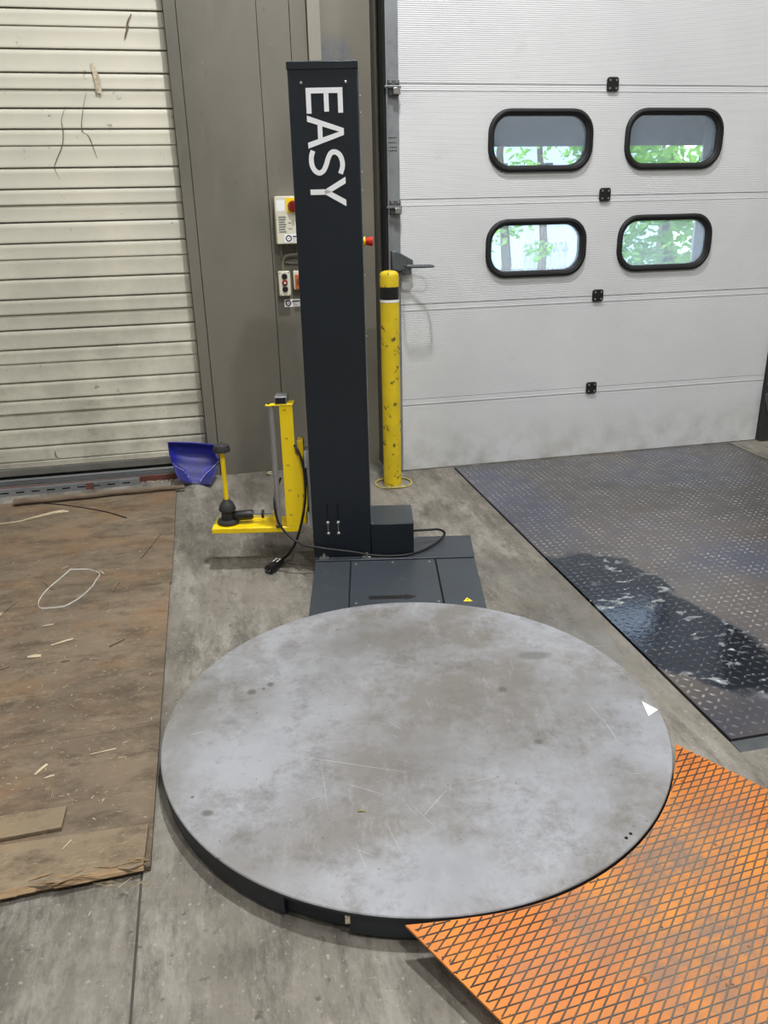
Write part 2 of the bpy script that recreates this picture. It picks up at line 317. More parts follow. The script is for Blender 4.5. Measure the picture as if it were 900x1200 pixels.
# ------------------------------------------------------------------ mesh builder
class MB:
    def __init__(s): s.v = []; s.f = []
    def add(s, vs, fs):
        k = len(s.v); s.v += [V(x) for x in vs]; s.f += [tuple(k+i for i in f) for f in fs]; return s
    def box(s, x0, x1, y0, y1, z0, z1):
        return s.add([(x, y, z) for z in (z0, z1) for y in (y0, y1) for x in (x0, x1)],
                     [(0, 2, 3, 1), (4, 5, 7, 6), (0, 1, 5, 4), (2, 6, 7, 3), (0, 4, 6, 2), (1, 3, 7, 5)])
    def prism(s, poly, a, b, plane='xy'):
        def P(p, t): return {'xy': (p[0], p[1], t), 'xz': (p[0], t, p[1]), 'yz': (t, p[0], p[1])}[plane]
        k = len(poly); vs = [P(p, a) for p in poly]+[P(p, b) for p in poly]
        return s.add(vs, [tuple(range(k))[::-1], tuple(range(k, 2*k))]+[(i, (i+1) % k, k+(i+1) % k, k+i) for i in range(k)])
    def tube(s, pts, r, n=8, caps=True):
        pts = [V(p) for p in pts]; rs = r if isinstance(r, (list, tuple)) else [r]*len(pts); k = len(s.v); m = len(pts)
        prev = None
        for i, p in enumerate(pts):
            t = (pts[min(i+1, m-1)]-pts[max(i-1, 0)]).normalized()
            if prev is None: nrm = t.orthogonal().normalized()
            else: nrm = (prev-t*prev.dot(t)).normalized()
            prev = nrm; b = t.cross(nrm)
            for j in range(n):
                a = 2*math.pi*j/n; s.v.append(p+(nrm*math.cos(a)+b*math.sin(a))*rs[i])
        for i in range(m-1):
            for j in range(n): s.f.append((k+i*n+j, k+i*n+(j+1) % n, k+(i+1)*n+(j+1) % n, k+(i+1)*n+j))
        if caps: s.f.append(tuple(k+j for j in range(n))[::-1]); s.f.append(tuple(k+(m-1)*n+j for j in range(n)))
        return s
    def lathe(s, prof, c=(0, 0, 0), n=24):
        k = len(s.v); c = V(c)
        for r, z in prof:
            for j in range(n):
                a = 2*math.pi*j/n; s.v.append(c+V((r*math.cos(a), r*math.sin(a), z)))
        for i in range(len(prof)-1):
            for j in range(n): s.f.append((k+i*n+j, k+i*n+(j+1) % n, k+(i+1)*n+(j+1) % n, k+(i+1)*n+j))
        s.f.append(tuple(k+j for j in range(n))[::-1]); s.f.append(tuple(k+(len(prof)-1)*n+j for j in range(n)))
        return s
    def build(s, name, mat, parent=None, at=None, smooth=35, bevel=0, kind=None, center=None):
        me = bpy.data.meshes.new(name)
        o0 = V((0, 0, 0))
        if parent is None and at is None:
            xs = [min(v[i] for v in s.v) for i in range(3)]; xe = [max(v[i] for v in s.v) for i in range(3)]
            o0 = V(((xs[0]+xe[0])/2, (xs[1]+xe[1])/2, xs[2]))
        elif at is not None: o0 = V(at)
        me.from_pydata([v-o0 for v in s.v], [], s.f); me.update()
        bm = bmesh.new(); bm.from_mesh(me); bmesh.ops.recalc_face_normals(bm, faces=bm.faces); bm.to_mesh(me); bm.free()
        me.materials.append(M[mat] if isinstance(mat, str) else mat)
        if smooth:
            me.polygons.foreach_set('use_smooth', [True]*len(me.polygons)); me.set_sharp_from_angle(angle=math.radians(smooth))
        o = bpy.data.objects.new(name, me); COL.objects.link(o); o.location = o0
        if parent: o.parent = parent
        if bevel:
            b = o.modifiers.new('bevel', 'BEVEL'); b.width = bevel; b.segments = 2; b.limit_method = 'ANGLE'; b.angle_limit = math.radians(40)
        if kind: o['kind'] = kind
        return o
def tag(o, label, cat, group=None, kind=None):
    o['label'] = label; o['category'] = cat
    if group: o['group'] = group
    if kind: o['kind'] = kind
    return o
def empty(name, p=(0, 0, 0), rz=0):
    o = bpy.data.objects.new(name, None); COL.objects.link(o); o.location = p; o.rotation_euler = (0, 0, rz); o.empty_display_size = .1; return o
def struct(o, label=None):
    o['kind'] = 'structure'
    if label: o['label'] = label
    return o
def spline(pts, k=8):
    pts = [V(p) for p in pts]; out = []
    for i in range(len(pts)-1):
        a = pts[max(i-1, 0)]; b = pts[i]; c = pts[i+1]; d = pts[min(i+2, len(pts)-1)]
        for j in range(k):
            t = j/k; out.append(.5*((2*b)+(c-a)*t+(2*a-5*b+4*c-d)*t*t+(3*b-a-3*c+d)*t**3))
    out.append(pts[-1]); return out
def rrect(cx, cz, w, h, r, n=8):
    o = []
    for qx, qz, a0 in ((1, 1, 0), (-1, 1, 90), (-1, -1, 180), (1, -1, 270)):
        for i in range(n+1):
            a = math.radians(a0+90*i/n); o.append((cx+qx*(w/2-r)+r*math.cos(a), cz+qz*(h/2-r)+r*math.sin(a)))
    return o

YD, YG, YS = 5.014, 5.278, 5.36     # door face, grey steel wall face, shutter face
# ------------------------------------------------------------------ the room shell
LX0, LX1, LY0, LY1 = 1.561, 3.642, 1.925, 5.0
fl = MB().box(-.302, 1.552, -6, 5.5, -.2, 0).build('floor', 'concrete', at=(0, 0, 0)); struct(fl, 'worn grey concrete floor with joints and stains')
for (x0, x1, y0, y1) in ((-5, -.309, -6, 5.5), (1.552, 8, -6, 1.862), (3.652, 8, 1.862, 5.06), (1.552, 3.652, 5.004, 5.06)):
    MB().box(x0, x1, y0, y1, -.2, 0).build('concrete_slab', 'concrete', fl)
MB().box(-.309, -.302, -6, 5.5, -.2, -.0015).build('joint_strip', 'joint_filler', fl)
MB().box(1.552, 3.652, 1.862, 5.004, -.22, -.2).build('pit_floor', 'pit_dark', fl)

wb = MB().box(-5, 1.2, 5.40, 5.5, 0, CEIL).box(1.2, 3.9, YG+.02, 5.5, 3.25, CEIL).box(3.9, 8, YG+.02, 5.5, 0, CEIL).build('wall_back', 'grey_paint', at=(0, 0, 0))
struct(wb, 'grey painted steel wall between the shutter and the white door')
for (x0, x1, y0, m) in ((-.054, .013, YG, 'grey_paint'), (.016, .4535, YG-.004, 'grey_paint'), (.4565, .640, YG+.004, 'grey_paint'), (.643, .736, YG, 'grey_paint'),
                        (.740, .812, YG-.03, 'grey_paint_light'), (.814, 1.108, YG+.002, 'grey_paint_scuffed'), (1.110, 1.168, YG-.10, 'grey_paint_dark')):
    MB().box(x0, x1, y0, 5.40, 0, 3.4).build('wall_panel', m, wb, bevel=.002)
MB().box(1.168, 1.2, YG-.02, 5.40, 0, 3.4).build('door_jamb', 'black_gap', wb)
MB().box(-3.4, -.056, YG, 5.40, 3.3, 3.6).build('shutter_lintel', 'grey_paint', wb)
MB().box(-5, -3.3, YG, 5.40, 0, 3.6).build('wall_panel', 'grey_paint', wb)
struct(MB().box(-5.1, -5, -6, 5.5, 0, CEIL).build('wall_left', 'wall_plaster', at=(0, 0, 0)))
struct(MB().box(8, 8.1, -6, 5.5, 0, CEIL).build('wall_right', 'wall_plaster', at=(0, 0, 0)))
struct(MB().box(-5, 8, -6.1, -6, 0, CEIL).build('wall_front', 'wall_plaster', at=(0, 0, 0)))
struct(MB().box(-5, 8, -6, 5.5, CEIL, CEIL+.1).build('ceiling', 'ceiling_white', at=(0, 0, 0)))
for i, (x, y, wt) in enumerate(LAMPS):
    t = empty('ceiling_lamp', (x, y, CEIL-.12)); tag(t, 'rectangular white industrial ceiling lamp high above the floor', 'lamp', 'ceiling lamps of the hall')
    MB().box(-.2, .2, -.33, .33, .0, .12).build('lamp_housing', 'white_vinyl', t)
    L = high_bay_light(x, y, wt); L.parent = t; L.location = (0, 0, -.012)
    MB().box(-.10, .10, -.15, .15, -.006, 0).build('lamp_cover', 'lamp_diffuser', t)

# roller shutter
sh = empty('door_2', (-1.7, YS+.02, 0)); struct(sh, 'cream slatted roller shutter with dents and dirt near the floor')
zs = [2.80, 2.711, 2.627, 2.517, 2.401, 2.317, 2.219, 2.115, 2.028, 1.912, 1.800, 1.713, 1.616, 1.503, 1.412, 1.301, 1.184, 1.094, .999, .886, .799, .683, .572, .486, .388, .272, .175]
zs = [3.39, 3.28, 3.19, 3.10, 2.99, 2.89]+zs
thin = {2.627, 2.317, 2.028, 1.713, 1.412, 1.094, .799, .486}
dbl = {2.219, 1.616, .999, .388}
rnd = random.Random(3)
for a, b in zip(zs[:-1], zs[1:]):
    gt = .0008 if a in thin else .0018
    gb = .0008 if b in thin else (.005 if b in dbl else .0018)
    y = -.02 + (.004 if b in dbl else 0)
    dp = .010 if a not in thin else .005
    poly = [(y+dp, a-gt), (y+.002, a-gt-.008), (y, a-gt-.03), (y, b+gb+.012), (y-.003, b+gb+.005), (y-.001, b+gb), (y+dp, b+gb), (.012, b+gb), (.012, a-gt)]
    MB().prism(poly, -1.6, 1.642, 'yz').build('slat', 'shutter_paint', sh, smooth=50)
MB().box(-1.6, 1.644, .013, .02, 0, 3.4).build('shutter_backing', 'galv_dark', sh)
MB().box(-1.6, 1.642, -.03, .012, .135, .172).build('bottom_slat', 'shutter_paint', sh, bevel=.003)
MB().box(-1.6, 1.642, -.034, .012, .085, .133).build('bottom_seal', 'rubber_grey', sh, bevel=.004)
def crack(pts, wd=.004):
    P = [wy(u, v, YS-.0035)-V((-1.7, YS+.02, 0)) for u, v in pts]; P = spline([(p.x, p.y, p.z) for p in P], 6)
    rs = [wd*(.25+.75*math.sin(math.pi*(i+.5)/len(P))) for i in range(len(P))]
    m = MB()
    for i in range(len(P)-1):
        a, b = P[i], P[i+1]; wa, wb_ = rs[i], rs[i+1]
        m.add([(a.x-wa, a.y, a.z), (a.x+wa, a.y-.0015, a.z), (b.x+wb_, b.y-.0015, b.z), (b.x-wb_, b.y, b.z)], [(0, 1, 2, 3)])
    m.build('dent_crease', 'grey_wood', sh, smooth=0)
crack([(77, 124), (72, 140), (74, 155), (73, 170), (66, 188), (64, 197), (70, 210)], .0028)
crack([(101, 106), (97, 130), (96, 152), (104, 160), (110, 175), (114, 186)], .0028)
crack([(154, 16), (150, 25), (148, 34)], .006); crack([(151, 30), (148, 38), (146, 46)], .006)
crack([(64, 528), (66, 535), (71, 537)], .004)
p0, p1 = wy(105, 74, YS-.004)-V((-1.7, YS+.02, 0)), wy(117, 110, YS-.004)-V((-1.7, YS+.02, 0))
MB().add([(p0.x, p0.y, p0.z), (p0.x+.02, p0.y, p0.z+.004), (p1.x+.012, p0.y-.004, p1.z), (p1.x-.018, p0.y-.004, p1.z+.006), (p1.x-.02, p0.y-.006, p1.z+.07), (p1.x+.012, p0.y-.007, p1.z+.075)],
         [(0, 1, 5, 4), (4, 5, 2, 3)]).build('tape_scrap', 'debris_white', sh)

# ------------------------------------------------------------------ sectional door
door = empty('door_1', (2.53, YD, 0)); struct(door, 'white ribbed sectional dock door with four oval-cornered windows')
DX0, DX1 = 1.205-2.53, 3.868-2.53
lines = [-.0, .484, 1.086, 1.698, 2.315, 2.93, 3.4]
WIN = [(2.089, 2.013), (2.974, 2.017), (2.089, 1.397), (2.977, 1.404)]
WW, WH = .67, .35
for i in range(6):
    a, b = lines[i]+(.0015 if i else .006), lines[i+1]-.002
    holes = [(x-2.53, z) for x, z in WIN if a < z < b]
    bm = bmesh.new()
    def loop(pts, y): return [bm.verts.new((p[0], y, p[1])) for p in pts]
    outer = [(DX0, a), (DX1, a), (DX1, b), (DX0, b)]
    for y in (0, .04):
        ed = []
        for L in [outer]+[rrect(x, z, WW-.05, WH-.05, .12) for x, z in holes]:
            vs = loop(L, y)
            ed += [bm.edges.new((vs[k], vs[(k+1) % len(vs)])) for k in range(len(vs))]
        bmesh.ops.triangle_fill(bm, edges=ed, use_beauty=True, use_dissolve=False)
    for L in [outer]+[rrect(x, z, WW-.05, WH-.05, .12) for x, z in holes]:
        v0, v1 = loop(L, 0), loop(L, .04)
        for k in range(len(L)): bm.faces.new((v0[k], v0[(k+1) % len(L)], v1[(k+1) % len(L)], v1[k]))
    me = bpy.data.meshes.new('door_panel'); bm.to_mesh(me); bm.free(); me.materials.append(M['door_panel_white'])
    o = bpy.data.objects.new('door_panel', me); COL.objects.link(o); o.parent = door
for i in range(1, 6):    # dark seal in every joint + raised bead under it
    MB().box(DX0, DX1, .003, .03, lines[i]-.002, lines[i]+.002).build('joint_seal', 'galv_dark', door)
    MB().box(DX0, DX1, -.0025, .001, lines[i]-.036, lines[i]-.032).build('panel_bead', 'door_panel_white', door)
for x, z in WIN:
    m = MB(); prof = [(WW, WH, .135, 0), (WW, WH, .135, -.012), (WW-.015, WH-.015, .128, -.020), (WW-.035, WH-.035, .12, -.020), (WW-.045, WH-.045, .115, -.010), (WW-.056, WH-.056, .11, -.010), (WW-.078, WH-.078, .10, .0), (WW-.078, WH-.078, .10, .045), (WW, WH, .135, .045)]
    k = 0; loops = []
    for (a, b, r, y) in prof: loops.append([(p[0], y, p[1]) for p in rrect(0, 0, a, b, r)])
    L = len(loops[0]); vs = [p for lp in loops for p in lp]; fs = []
    for i in range(len(loops)-1):
        for j in range(L): fs.append((i*L+j, i*L+(j+1) % L, (i+1)*L+(j+1) % L, (i+1)*L+j))
    fr = MB().add(vs, fs).build('window_frame', 'black_rubber', door, smooth=50); fr.location = (x-2.53, 0, z)
    MB().prism(rrect(0, 0, WW-.078, WH-.078, .10), .012, .016, 'xz').build('pane', 'hazy_pane', fr)
for zz in (.48, 1.089, 1.703, 2.318):
    h = MB().prism(rrect(0, zz, .074, .078, .015, 4), -.014, 0, 'xz').build('hinge', 'black_plastic', door, bevel=.003)
    for sx in (-1, 1):
        for sz in (-1, 1): MB().tube([(sx*.021, -.013, zz+sz*.022), (sx*.021, -.017, zz+sz*.022)], .0065, 8).build('screw', 'steel_zinc', h)
# galvanised end cap, roller brackets, pull handle
ec = MB().box(DX0-.075, DX0+.004, -.008, .042, .02, 3.4).build('end_cap', 'galvanised', door, bevel=.002)
MB().box(DX0-.075, DX0-.068, -.03, -.008, .02, 3.4).build('end_flange', 'galvanised', ec)
for zz in (2.30, 1.665):
    b = MB().box(DX0-.06, DX0+.004, -.03, -.008, zz-.05, zz+.03).build('roller_bracket', 'galv_dark', door, bevel=.003)
    MB().tube([(DX0-.085, -.04, zz-.008), (DX0+.008, -.04, zz-.008)], .008, 10).build('pin', 'chrome', b)
    MB().box(DX0-.035, DX0+.006, -.05, -.03, zz-.045, zz-.012).build('bracket_clip', 'steel_zinc', b, bevel=.003)
    for sx in (-.05, -.012): MB().tube([(DX0+sx, -.03, zz+.018), (DX0+sx, -.038, zz+.018)], .007, 8).build('bolt', 'steel_zinc', b)
b = MB().prism([(DX0-.06, 1.41), (DX0-.03, 1.41), (DX0+.07, 1.355), (DX0+.075, 1.31), (DX0+.02, 1.285), (DX0-.06, 1.30)], -.05, -.008, 'xz').build('pull_handle', 'galv_dark', door, bevel=.006)
HL = [(DX0+.03, -.06, 1.325), (DX0+.15, -.10, 1.322), (DX0+.165, -.13, 1.322), (DX0+.165, -.17, 1.322), (DX0+.15, -.185, 1.322), (DX0+.02, -.185, 1.325), (DX0+.005, -.17, 1.325), (DX0+.005, -.10, 1.325), (DX0+.02, -.05, 1.325)]
MB().tube(HL, .007, 8).build('handle_bar', 'galv_dark', b)
MB().box(DX0+.0, DX0+.055, -.06, -.03, 1.27, 1.315).build('latch_block', 'galv_dark', b, bevel=.004)
for i, zz in enumerate((2.03, 2.005, 1.98, 1.962)):   # handwritten note on the end cap
    rr = random.Random(i); m = MB()
    x = DX0-.062
    while x < DX0-.012:
        wd = rr.uniform(.003, .008); m.box(x, x+wd, -.0095, -.008, zz+rr.uniform(-.002, .002), zz+rr.uniform(.003, .007)); x += wd+rr.uniform(.002, .004)
    m.build('handwriting', 'black_plastic', ec, smooth=0)
# vertical tracks each side of the door
trk = MB().box(1.113, 1.128, 4.985, 5.10, 0, 3.4).box(1.113, 1.16, 5.08, 5.10, 0, 3.4).build('trim_1', 'black_gap', at=(1.11, 5.0, 0)); struct(trk, 'dark vertical door track beside the grey wall')
MB().box(DX1+2.53+.012, DX1+2.53+.10, 4.97, 5.3, 0, 3.4).build('trim_2', 'charcoal_plastic', at=(3.9, 5.0, 0))['kind'] = 'structure'
t2 = bpy.data.objects['trim_2']
for zz in (.30, .42): MB().box(-.035, .05, -.06, -.03, zz, zz+.03).build('track_clip', 'rust_brown' if zz < .4 else 'galv_dark', t2, bevel=.003)
MB().tube([(-.005, -.055, .23), (-.04, -.055, .36)], .012, 8).build('track_bracket', 'galv_dark', t2)

# ------------------------------------------------------------------ dock leveller
lv = empty('dock_leveller', ((LX0+LX1)/2, (LY0+LY1)/2, 0)); tag(lv, 'steel chequer-plate dock leveller deck with a dark wet patch before the white door', 'dock leveller')
cx, cy = lv.location.x, lv.location.y
MB().box(LX0-cx+.006, LX1-cx-.004, LY0-cy+.008, LY1-cy, -.02, -.0015).build('deck_plate', 'leveller_plate', lv)
MB().box(LX0-cx-.004, LX1-cx, 1.864-cy, LY0-cy-.004, -.1, -.002).build('front_angle', 'galv_dark', lv)
m = MB(); pt = .037; rnd = random.Random(1)
nx = int((LX1-LX0-.03)/pt); ny = int((LY1-LY0-.03)/pt)
for i in range(nx):
    for j in range(ny):
        x = LX0-cx+.025+i*pt; y = LY0-cy+.03+j*pt
        a = math.radians(45 if (i+j) % 2 else -45)+.0; c, s_ = math.cos(a), math.sin(a)
        def q(p, h): return (x+p[0]*c-p[1]*s_, y+p[0]*s_+p[1]*c, -.0016+h)
        m.add([q((-.0145, 0), 0), q((-.004, -.0052), 0), (q((.004, -.0052), 0)), q((.0145, 0), 0), q((.004, .0052), 0), q((-.004, .0052), 0), q((-.006, 0), .0022), q((.006, 0), .0022)],
              [(0, 1, 6), (1, 2, 7, 6), (2, 3, 7), (3, 4, 7), (4, 5, 6, 7), (5, 0, 6)])
m.build('tread_studs', 'leveller_tread', lv, smooth=80, kind='stuff')

# ------------------------------------------------------------------ pallet wrapping machine
mc = empty('pallet_wrapping_machine', (TC.x, TC.y, 0), -MA)
tag(mc, 'stretch wrapping machine with round grey turntable, dark mast and yellow film carriage', 'wrapping machine')
R = .8144
top = MB().lathe([(R-.004, .076), (R, .078), (R, .0845), (R-.0025, .087), (0.001, .087)], n=160).build('turntable', 'turntable_top', mc, smooth=30)
MB().lathe([(R+.0005, .0755), (R+.0006, .083), (R-.012, .083), (R-.012, .0755)], n=160).build('rim_edge', 'skirt_dark', top, smooth=30)
def ang(u, v): p = mg(u, v, .087); return math.atan2(p.y, p.x)
A0, A1 = ang(331, 1048), ang(406, 1069)
def arc(m, r0, r1, a0, a1, z0, z1, n):
    k = len(m.v)
    for i in range(n+1):
        a = a0+(a1-a0)*i/n
        for r, z in ((r0, z0), (r1, z0), (r1, z1), (r0, z1)): m.v.append(V((r*math.cos(a), r*math.sin(a), z)))
    for i in range(n):
        for j in range(4): m.f.append((k+i*4+j, k+i*4+(j+1) % 4, k+(i+1)*4+(j+1) % 4, k+(i+1)*4+j))
    m.f.append((k, k+1, k+2, k+3)); m.f.append((k+n*4+3, k+n*4+2, k+n*4+1, k+n*4)); return m
arc(MB(), .76, R-.006, math.radians(105)-2*math.pi, A0-.004, .013, .0748, 60).build('skirt_panel', 'skirt_dark', mc)
arc(MB(), .76, R-.022, A0-.004, A1+.004, .013, .0748, 6).build('skirt_panel', 'skirt_dark', mc)
arc(MB(), .76, R-.006, A1+.004, math.radians(75), .013, .0748, 60).build('skirt_panel', 'skirt_dark', mc)
MB().box(-.006, .006, -.003, .003, -.012, .012).build('worn_chip', 'debris_white', mc).location = (math.cos(A1)*(R-.004), math.sin(A1)*(R-.004), .058)
m = MB(); sr = random.Random(5)
def strip(m, a, b, wd, z):
    a = V((a.x, a.y, z)); b = V((b.x, b.y, z)); d = (b-a).normalized(); nn = V((-d.y, d.x, 0))*wd
    m.add([a-nn*.4, a+nn*.4, (a+b)/2+nn, b+nn*.3, b-nn*.3, (a+b)/2-nn], [(0, 5, 2, 1), (5, 4, 3, 2)])
for (u0, v0, u1, v1, wd) in ((322, 882, 476, 905, .0013), (334, 775, 372, 768, .001), (497, 955, 523, 926, .0013), (480, 940, 515, 975, .0007), (412, 993, 440, 1004, .001), (452, 963, 474, 1006, .0007), (430, 1020, 418, 990, .0009), (686, 821, 707, 845, .0012), (705, 840, 725, 870, .0016), (738, 907, 752, 906, .001), (744, 953, 762, 960, .0007),
    (545, 918, 590, 908, .0009), (617, 958, 628, 975, .0006), (688, 758, 712, 757, .0007), (690, 755, 755, 810, .0006), (220, 862, 240, 857, .0014), (455, 845, 472, 856, .001), (458, 860, 468, 865, .001), (380, 870, 420, 868, .0006), (350, 940, 386, 930, .0007), (310, 930, 320, 936, .0008), (657, 775, 672, 795, .0006), (560, 700+25, 600, 735, .0005), (376, 890, 384, 950, .0007), (405, 918, 452, 932, .001), (488, 956, 470, 935, .0006)):
    strip(m, mg(u0, v0, .087), mg(u1, v1, .087), wd*.6, .0872)
m.build('scratches', 'scratch_grey', top, smooth=0, kind='stuff')
for (u, v) in ((734, 982), (739, 977)): MB().lathe([(.005, 0), (.005, .0005)], n=10).build('bolt_hole', 'black_gap', top).location = mg(u, v, .087)+V((0, 0, .0001))
# base
ZB = .072
def plate(name, poly, z0=.0, z1=ZB, mat='navy_plate'): return MB().prism(poly, z0, z1).build(name, mat, mc, bevel=.0025)
plate('base_cover', [(-.396, .45), (-.233, .45), (-.233, 1.288), (-.400, 1.288)])
plate('base_cover', [(-.228, .45), (.173, .45), (.173, 1.288), (-.228, 1.288)])
plate('base_cover', [(.179, .45), (.345, .45), (.366, 1.288), (.179, 1.288)])
plate('base_rear', [(-.402, 1.296), (.366, 1.296), (.380, 1.565), (-.402, 1.565)], 0, ZB+.004)
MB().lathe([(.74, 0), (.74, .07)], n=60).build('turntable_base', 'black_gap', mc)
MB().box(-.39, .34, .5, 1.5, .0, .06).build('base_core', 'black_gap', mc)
a0, a1 = mg(432, 701, ZB), mg(488, 698.5, ZB)
yc = (a0.y+a1.y)/2
MB().prism([(a0.x, yc-.016), (a1.x-.05, yc-.016), (a1.x-.05, yc-.028), (a1.x, yc), (a1.x-.05, yc+.028), (a1.x-.05, yc+.016), (a0.x, yc+.016)], ZB, ZB+.0006).build('direction_arrow', 'black_plastic', mc, smooth=0)
p = mg(548, 702.5, ZB); tw = MB().prism([(p.x-.02, p.y-.017), (p.x+.02, p.y-.017), (p.x, p.y+.018)], ZB, ZB+.0006).build('warning_triangle', 'yellow_paint', mc, smooth=0)
MB().prism([(p.x-.003, p.y-.010), (p.x+.004, p.y-.003), (p.x+.001, p.y-.002), (p.x+.003, p.y+.009), (p.x-.005, p.y), (p.x-.001, p.y-.001)], ZB+.0006, ZB+.001).build('bolt_symbol', 'black_plastic', tw, smooth=0)
for (x, y) in ((-.205, 1.25), (.145, 1.255), (-.03, 1.262), (-.2, .845), (.155, .84), (-.02, .82)): MB().lathe([(.007, 0), (.006, .003), (.002, .0045)], n=10).build('screw', 'steel_zinc', mc).location = (x, y, ZB)
# mast
X0, X1, YF, ZT = -.408, -.130, 1.330, 2.203
mast = MB().box(X0, X1, YF, YF+.30, ZB+.004, ZT-.004).build('mast', 'navy_paint', mc, bevel=.004)
MB().box(X0-.003, X1+.001, YF-.003, YF+.303, ZT-.028, ZT).build('mast_cap', 'navy_paint', mast, bevel=.002)
MB().box(X0, X1, YF+.002, YF+.30, ZT, ZT+.003).build('cap_edge', 'galvanised', mast)
yl = YF-.0012
def letter(poly_list):
    m = MB()
    for poly in poly_list:
        m.prism(poly, yl, YF+.001, 'xz')
    return m.build('letter', 'white_vinyl', mast, smooth=0)
BX, CH = -.339, .146
def LP(z0, pts): return [(BX+CH*b, z0-a) for a, b in pts]
letter([LP(2.110, [(0, 0), (.020, 0), (.020, 1), (0, 1)])]+[LP(2.110, [(.019, b0), (ln, b0), (ln, b1), (.019, b1)]) for b0, b1, ln in ((0, .135, .092), (.485, .615, .086), (.865, 1, .091))])
letter([LP(2.011, [(0, 0), (.022, 0), (.0605, .87), (.0605, 1), (.048, 1)]), LP(2.011, [(.121, 0), (.099, 0), (.0605, .87), (.0605, 1), (.073, 1)]), LP(2.011, [(.032, .28), (.088, .28), (.082, .41), (.039, .41)])])
sp = spline([(.004, .125, 0), (.026, .072, 0), (.055, .075, 0), (.078, .15, 0), (.088, .28, 0), (.078, .40, 0), (.056, .48, 0), (.034, .535, 0), (.014, .62, 0), (.010, .74, 0), (.022, .865, 0), (.045, .925, 0), (.068, .925, 0), (.092, .865, 0)], 5)
pts = [V((BX+CH*p.y, 1.886-p.x, 0)) for p in sp]; polys = []; hw = .0098
L_, R_ = [], []
for i, p in enumerate(pts):
    d = (pts[min(i+1, len(pts)-1)]-pts[max(i-1, 0)]).normalized(); nn = V((-d.y, d.x, 0))*hw; L_.append(p+nn); R_.append(p-nn)
m = MB(); k = len(pts)
vs = [(q.x, yl, q.y) for q in L_]+[(q.x, yl, q.y) for q in R_]+[(q.x, YF+.001, q.y) for q in L_]+[(q.x, YF+.001, q.y) for q in R_]
fs = []
for i in range(k-1): fs += [(i, i+1, k+i+1, k+i), (i, 2*k+i, 2*k+i+1, i+1), (k+i, k+i+1, 3*k+i+1, 3*k+i)]
m.add(vs, fs).build('letter', 'white_vinyl', mast, smooth=0)
letter([LP(1.782, [(.046, 0), (.067, 0), (.067, .43), (.057, .56), (.046, .43)]), LP(1.782, [(0, 1), (.025, 1), (.0615, .53), (.0565, .40), (.046, .43)]), LP(1.782, [(.113, 1), (.088, 1), (.0515, .53), (.0565, .40), (.067, .43)])])
def knob(x, y, z, r, mat='steel_zinc', par=mast, dy=-.006):
    return MB().tube([(x, y+.002, z), (x, y+dy*.6, z), (x, y+dy, z)], [r, r, r*.5], 10).build('screw', mat, par)
knob(-.356, YF, 2.128, .0055); knob(-.179, YF, 2.128, .0055)
for x in (-.334, -.285):
    MB().box(x-.0045, x+.0045, YF-.0008, YF+.001, .275, .355).build('slot', 'black_gap', mast)
    MB().box(x-.002, x+.002, YF-.004, YF, .20, .258).build('slot_rod', 'steel_zinc', mast)
    knob(x, YF, .258, .0085, dy=-.012); knob(x, YF, .203, .0085, dy=-.012)
for x in (-.36, -.153):
    MB().box(x-.022, x+.022, YF-.022, YF, ZB+.004, ZB+.010).build('foot_clamp', 'steel_zinc', mast, bevel=.001)
    MB().lathe([(.010, 0), (.010, .008), (.006, .009), (.006, .020), (.001, .021)], n=8).build('foot_bolt', 'steel_zinc', mast).location = (x, YF-.012, ZB+.010)
es = MB().tube([(X1-.002, 1.40, 1.525), (X1+.012, 1.40, 1.525)], .02, 16).build('emergency_stop', 'yellow_paint', mast)
MB().tube([(X1+.010, 1.40, 1.525), (X1+.018, 1.40, 1.525), (X1+.040, 1.40, 1.525), (X1+.044, 1.40, 1.525)], [.012, .016, .020, .017], 18).build('stop_button', 'red_plastic', es)
MB().box(X1, X1+.004, YF+.012, YF+.03, .30, 2.15).build('mast_flange', 'galvanised', mast)
for zz in (2.08, 2.02, 1.80, 1.73, 1.39, 1.13): MB().tube([(X1, YF+.02, zz), (X1+.008, YF+.02, zz)], .004, 8).build('side_screw', 'steel_zinc', mast)
# motor box
mb = MB().box(X1+.001, .076, YF, 1.585, ZB+.004, .243).build('motor_box', 'navy_paint', mc, bevel=.003)
MB().box(X1+.001, .076, YF+.004, 1.583, .243, .2445).build('box_lid', 'navy_plate', mb)
for (x, z) in ((-.122, .25), (.079, .13)): MB().lathe([(.005, 0), (.004, .003)], n=8).build('screw', 'steel_zinc', mb).location = (x, YF+.01 if z > .2 else YF+.02, .2445 if z > .2 else ZB+.004)
# film carriage
ya, yb = 1.375, 1.525
ca = MB().box(-.900, -.470, ya, yb, .196, .224).build('film_carriage', 'yellow_paint', mc, bevel=.004)
MB().prism([(-.536, .224), (-.47, .224), (-.45, .25), (-.43, .33), (-.428, .42), (-.437, .50), (-.458, .565), (-.474, .595), (-.474, .822), (-.533, .822)], ya, ya+.006, 'xz').build('column_plate', 'yellow_paint', ca, bevel=.001)
MB().box(-.536, -.528, ya+.006, ya+.10, .224, .822).build('column_web', 'yellow_paint', ca)
MB().box(-.482, -.476, ya+.006, ya+.10, .224, .60).build('column_web', 'yellow_paint', ca)
MB().box(-.466, -.438, ya+.03, ya+.10, .224, .645).build('rear_post', 'yellow_paint', ca, bevel=.003)
MB().prism([(-.598, ya-.01), (-.585, ya-.016), (-.545, ya-.004), (-.472, ya-.004), (-.466, ya+.07), (-.533, ya+.07), (-.56, ya+.022), (-.592, ya+.016)], .822, .829).build('top_flange', 'yellow_paint', ca, bevel=.001)
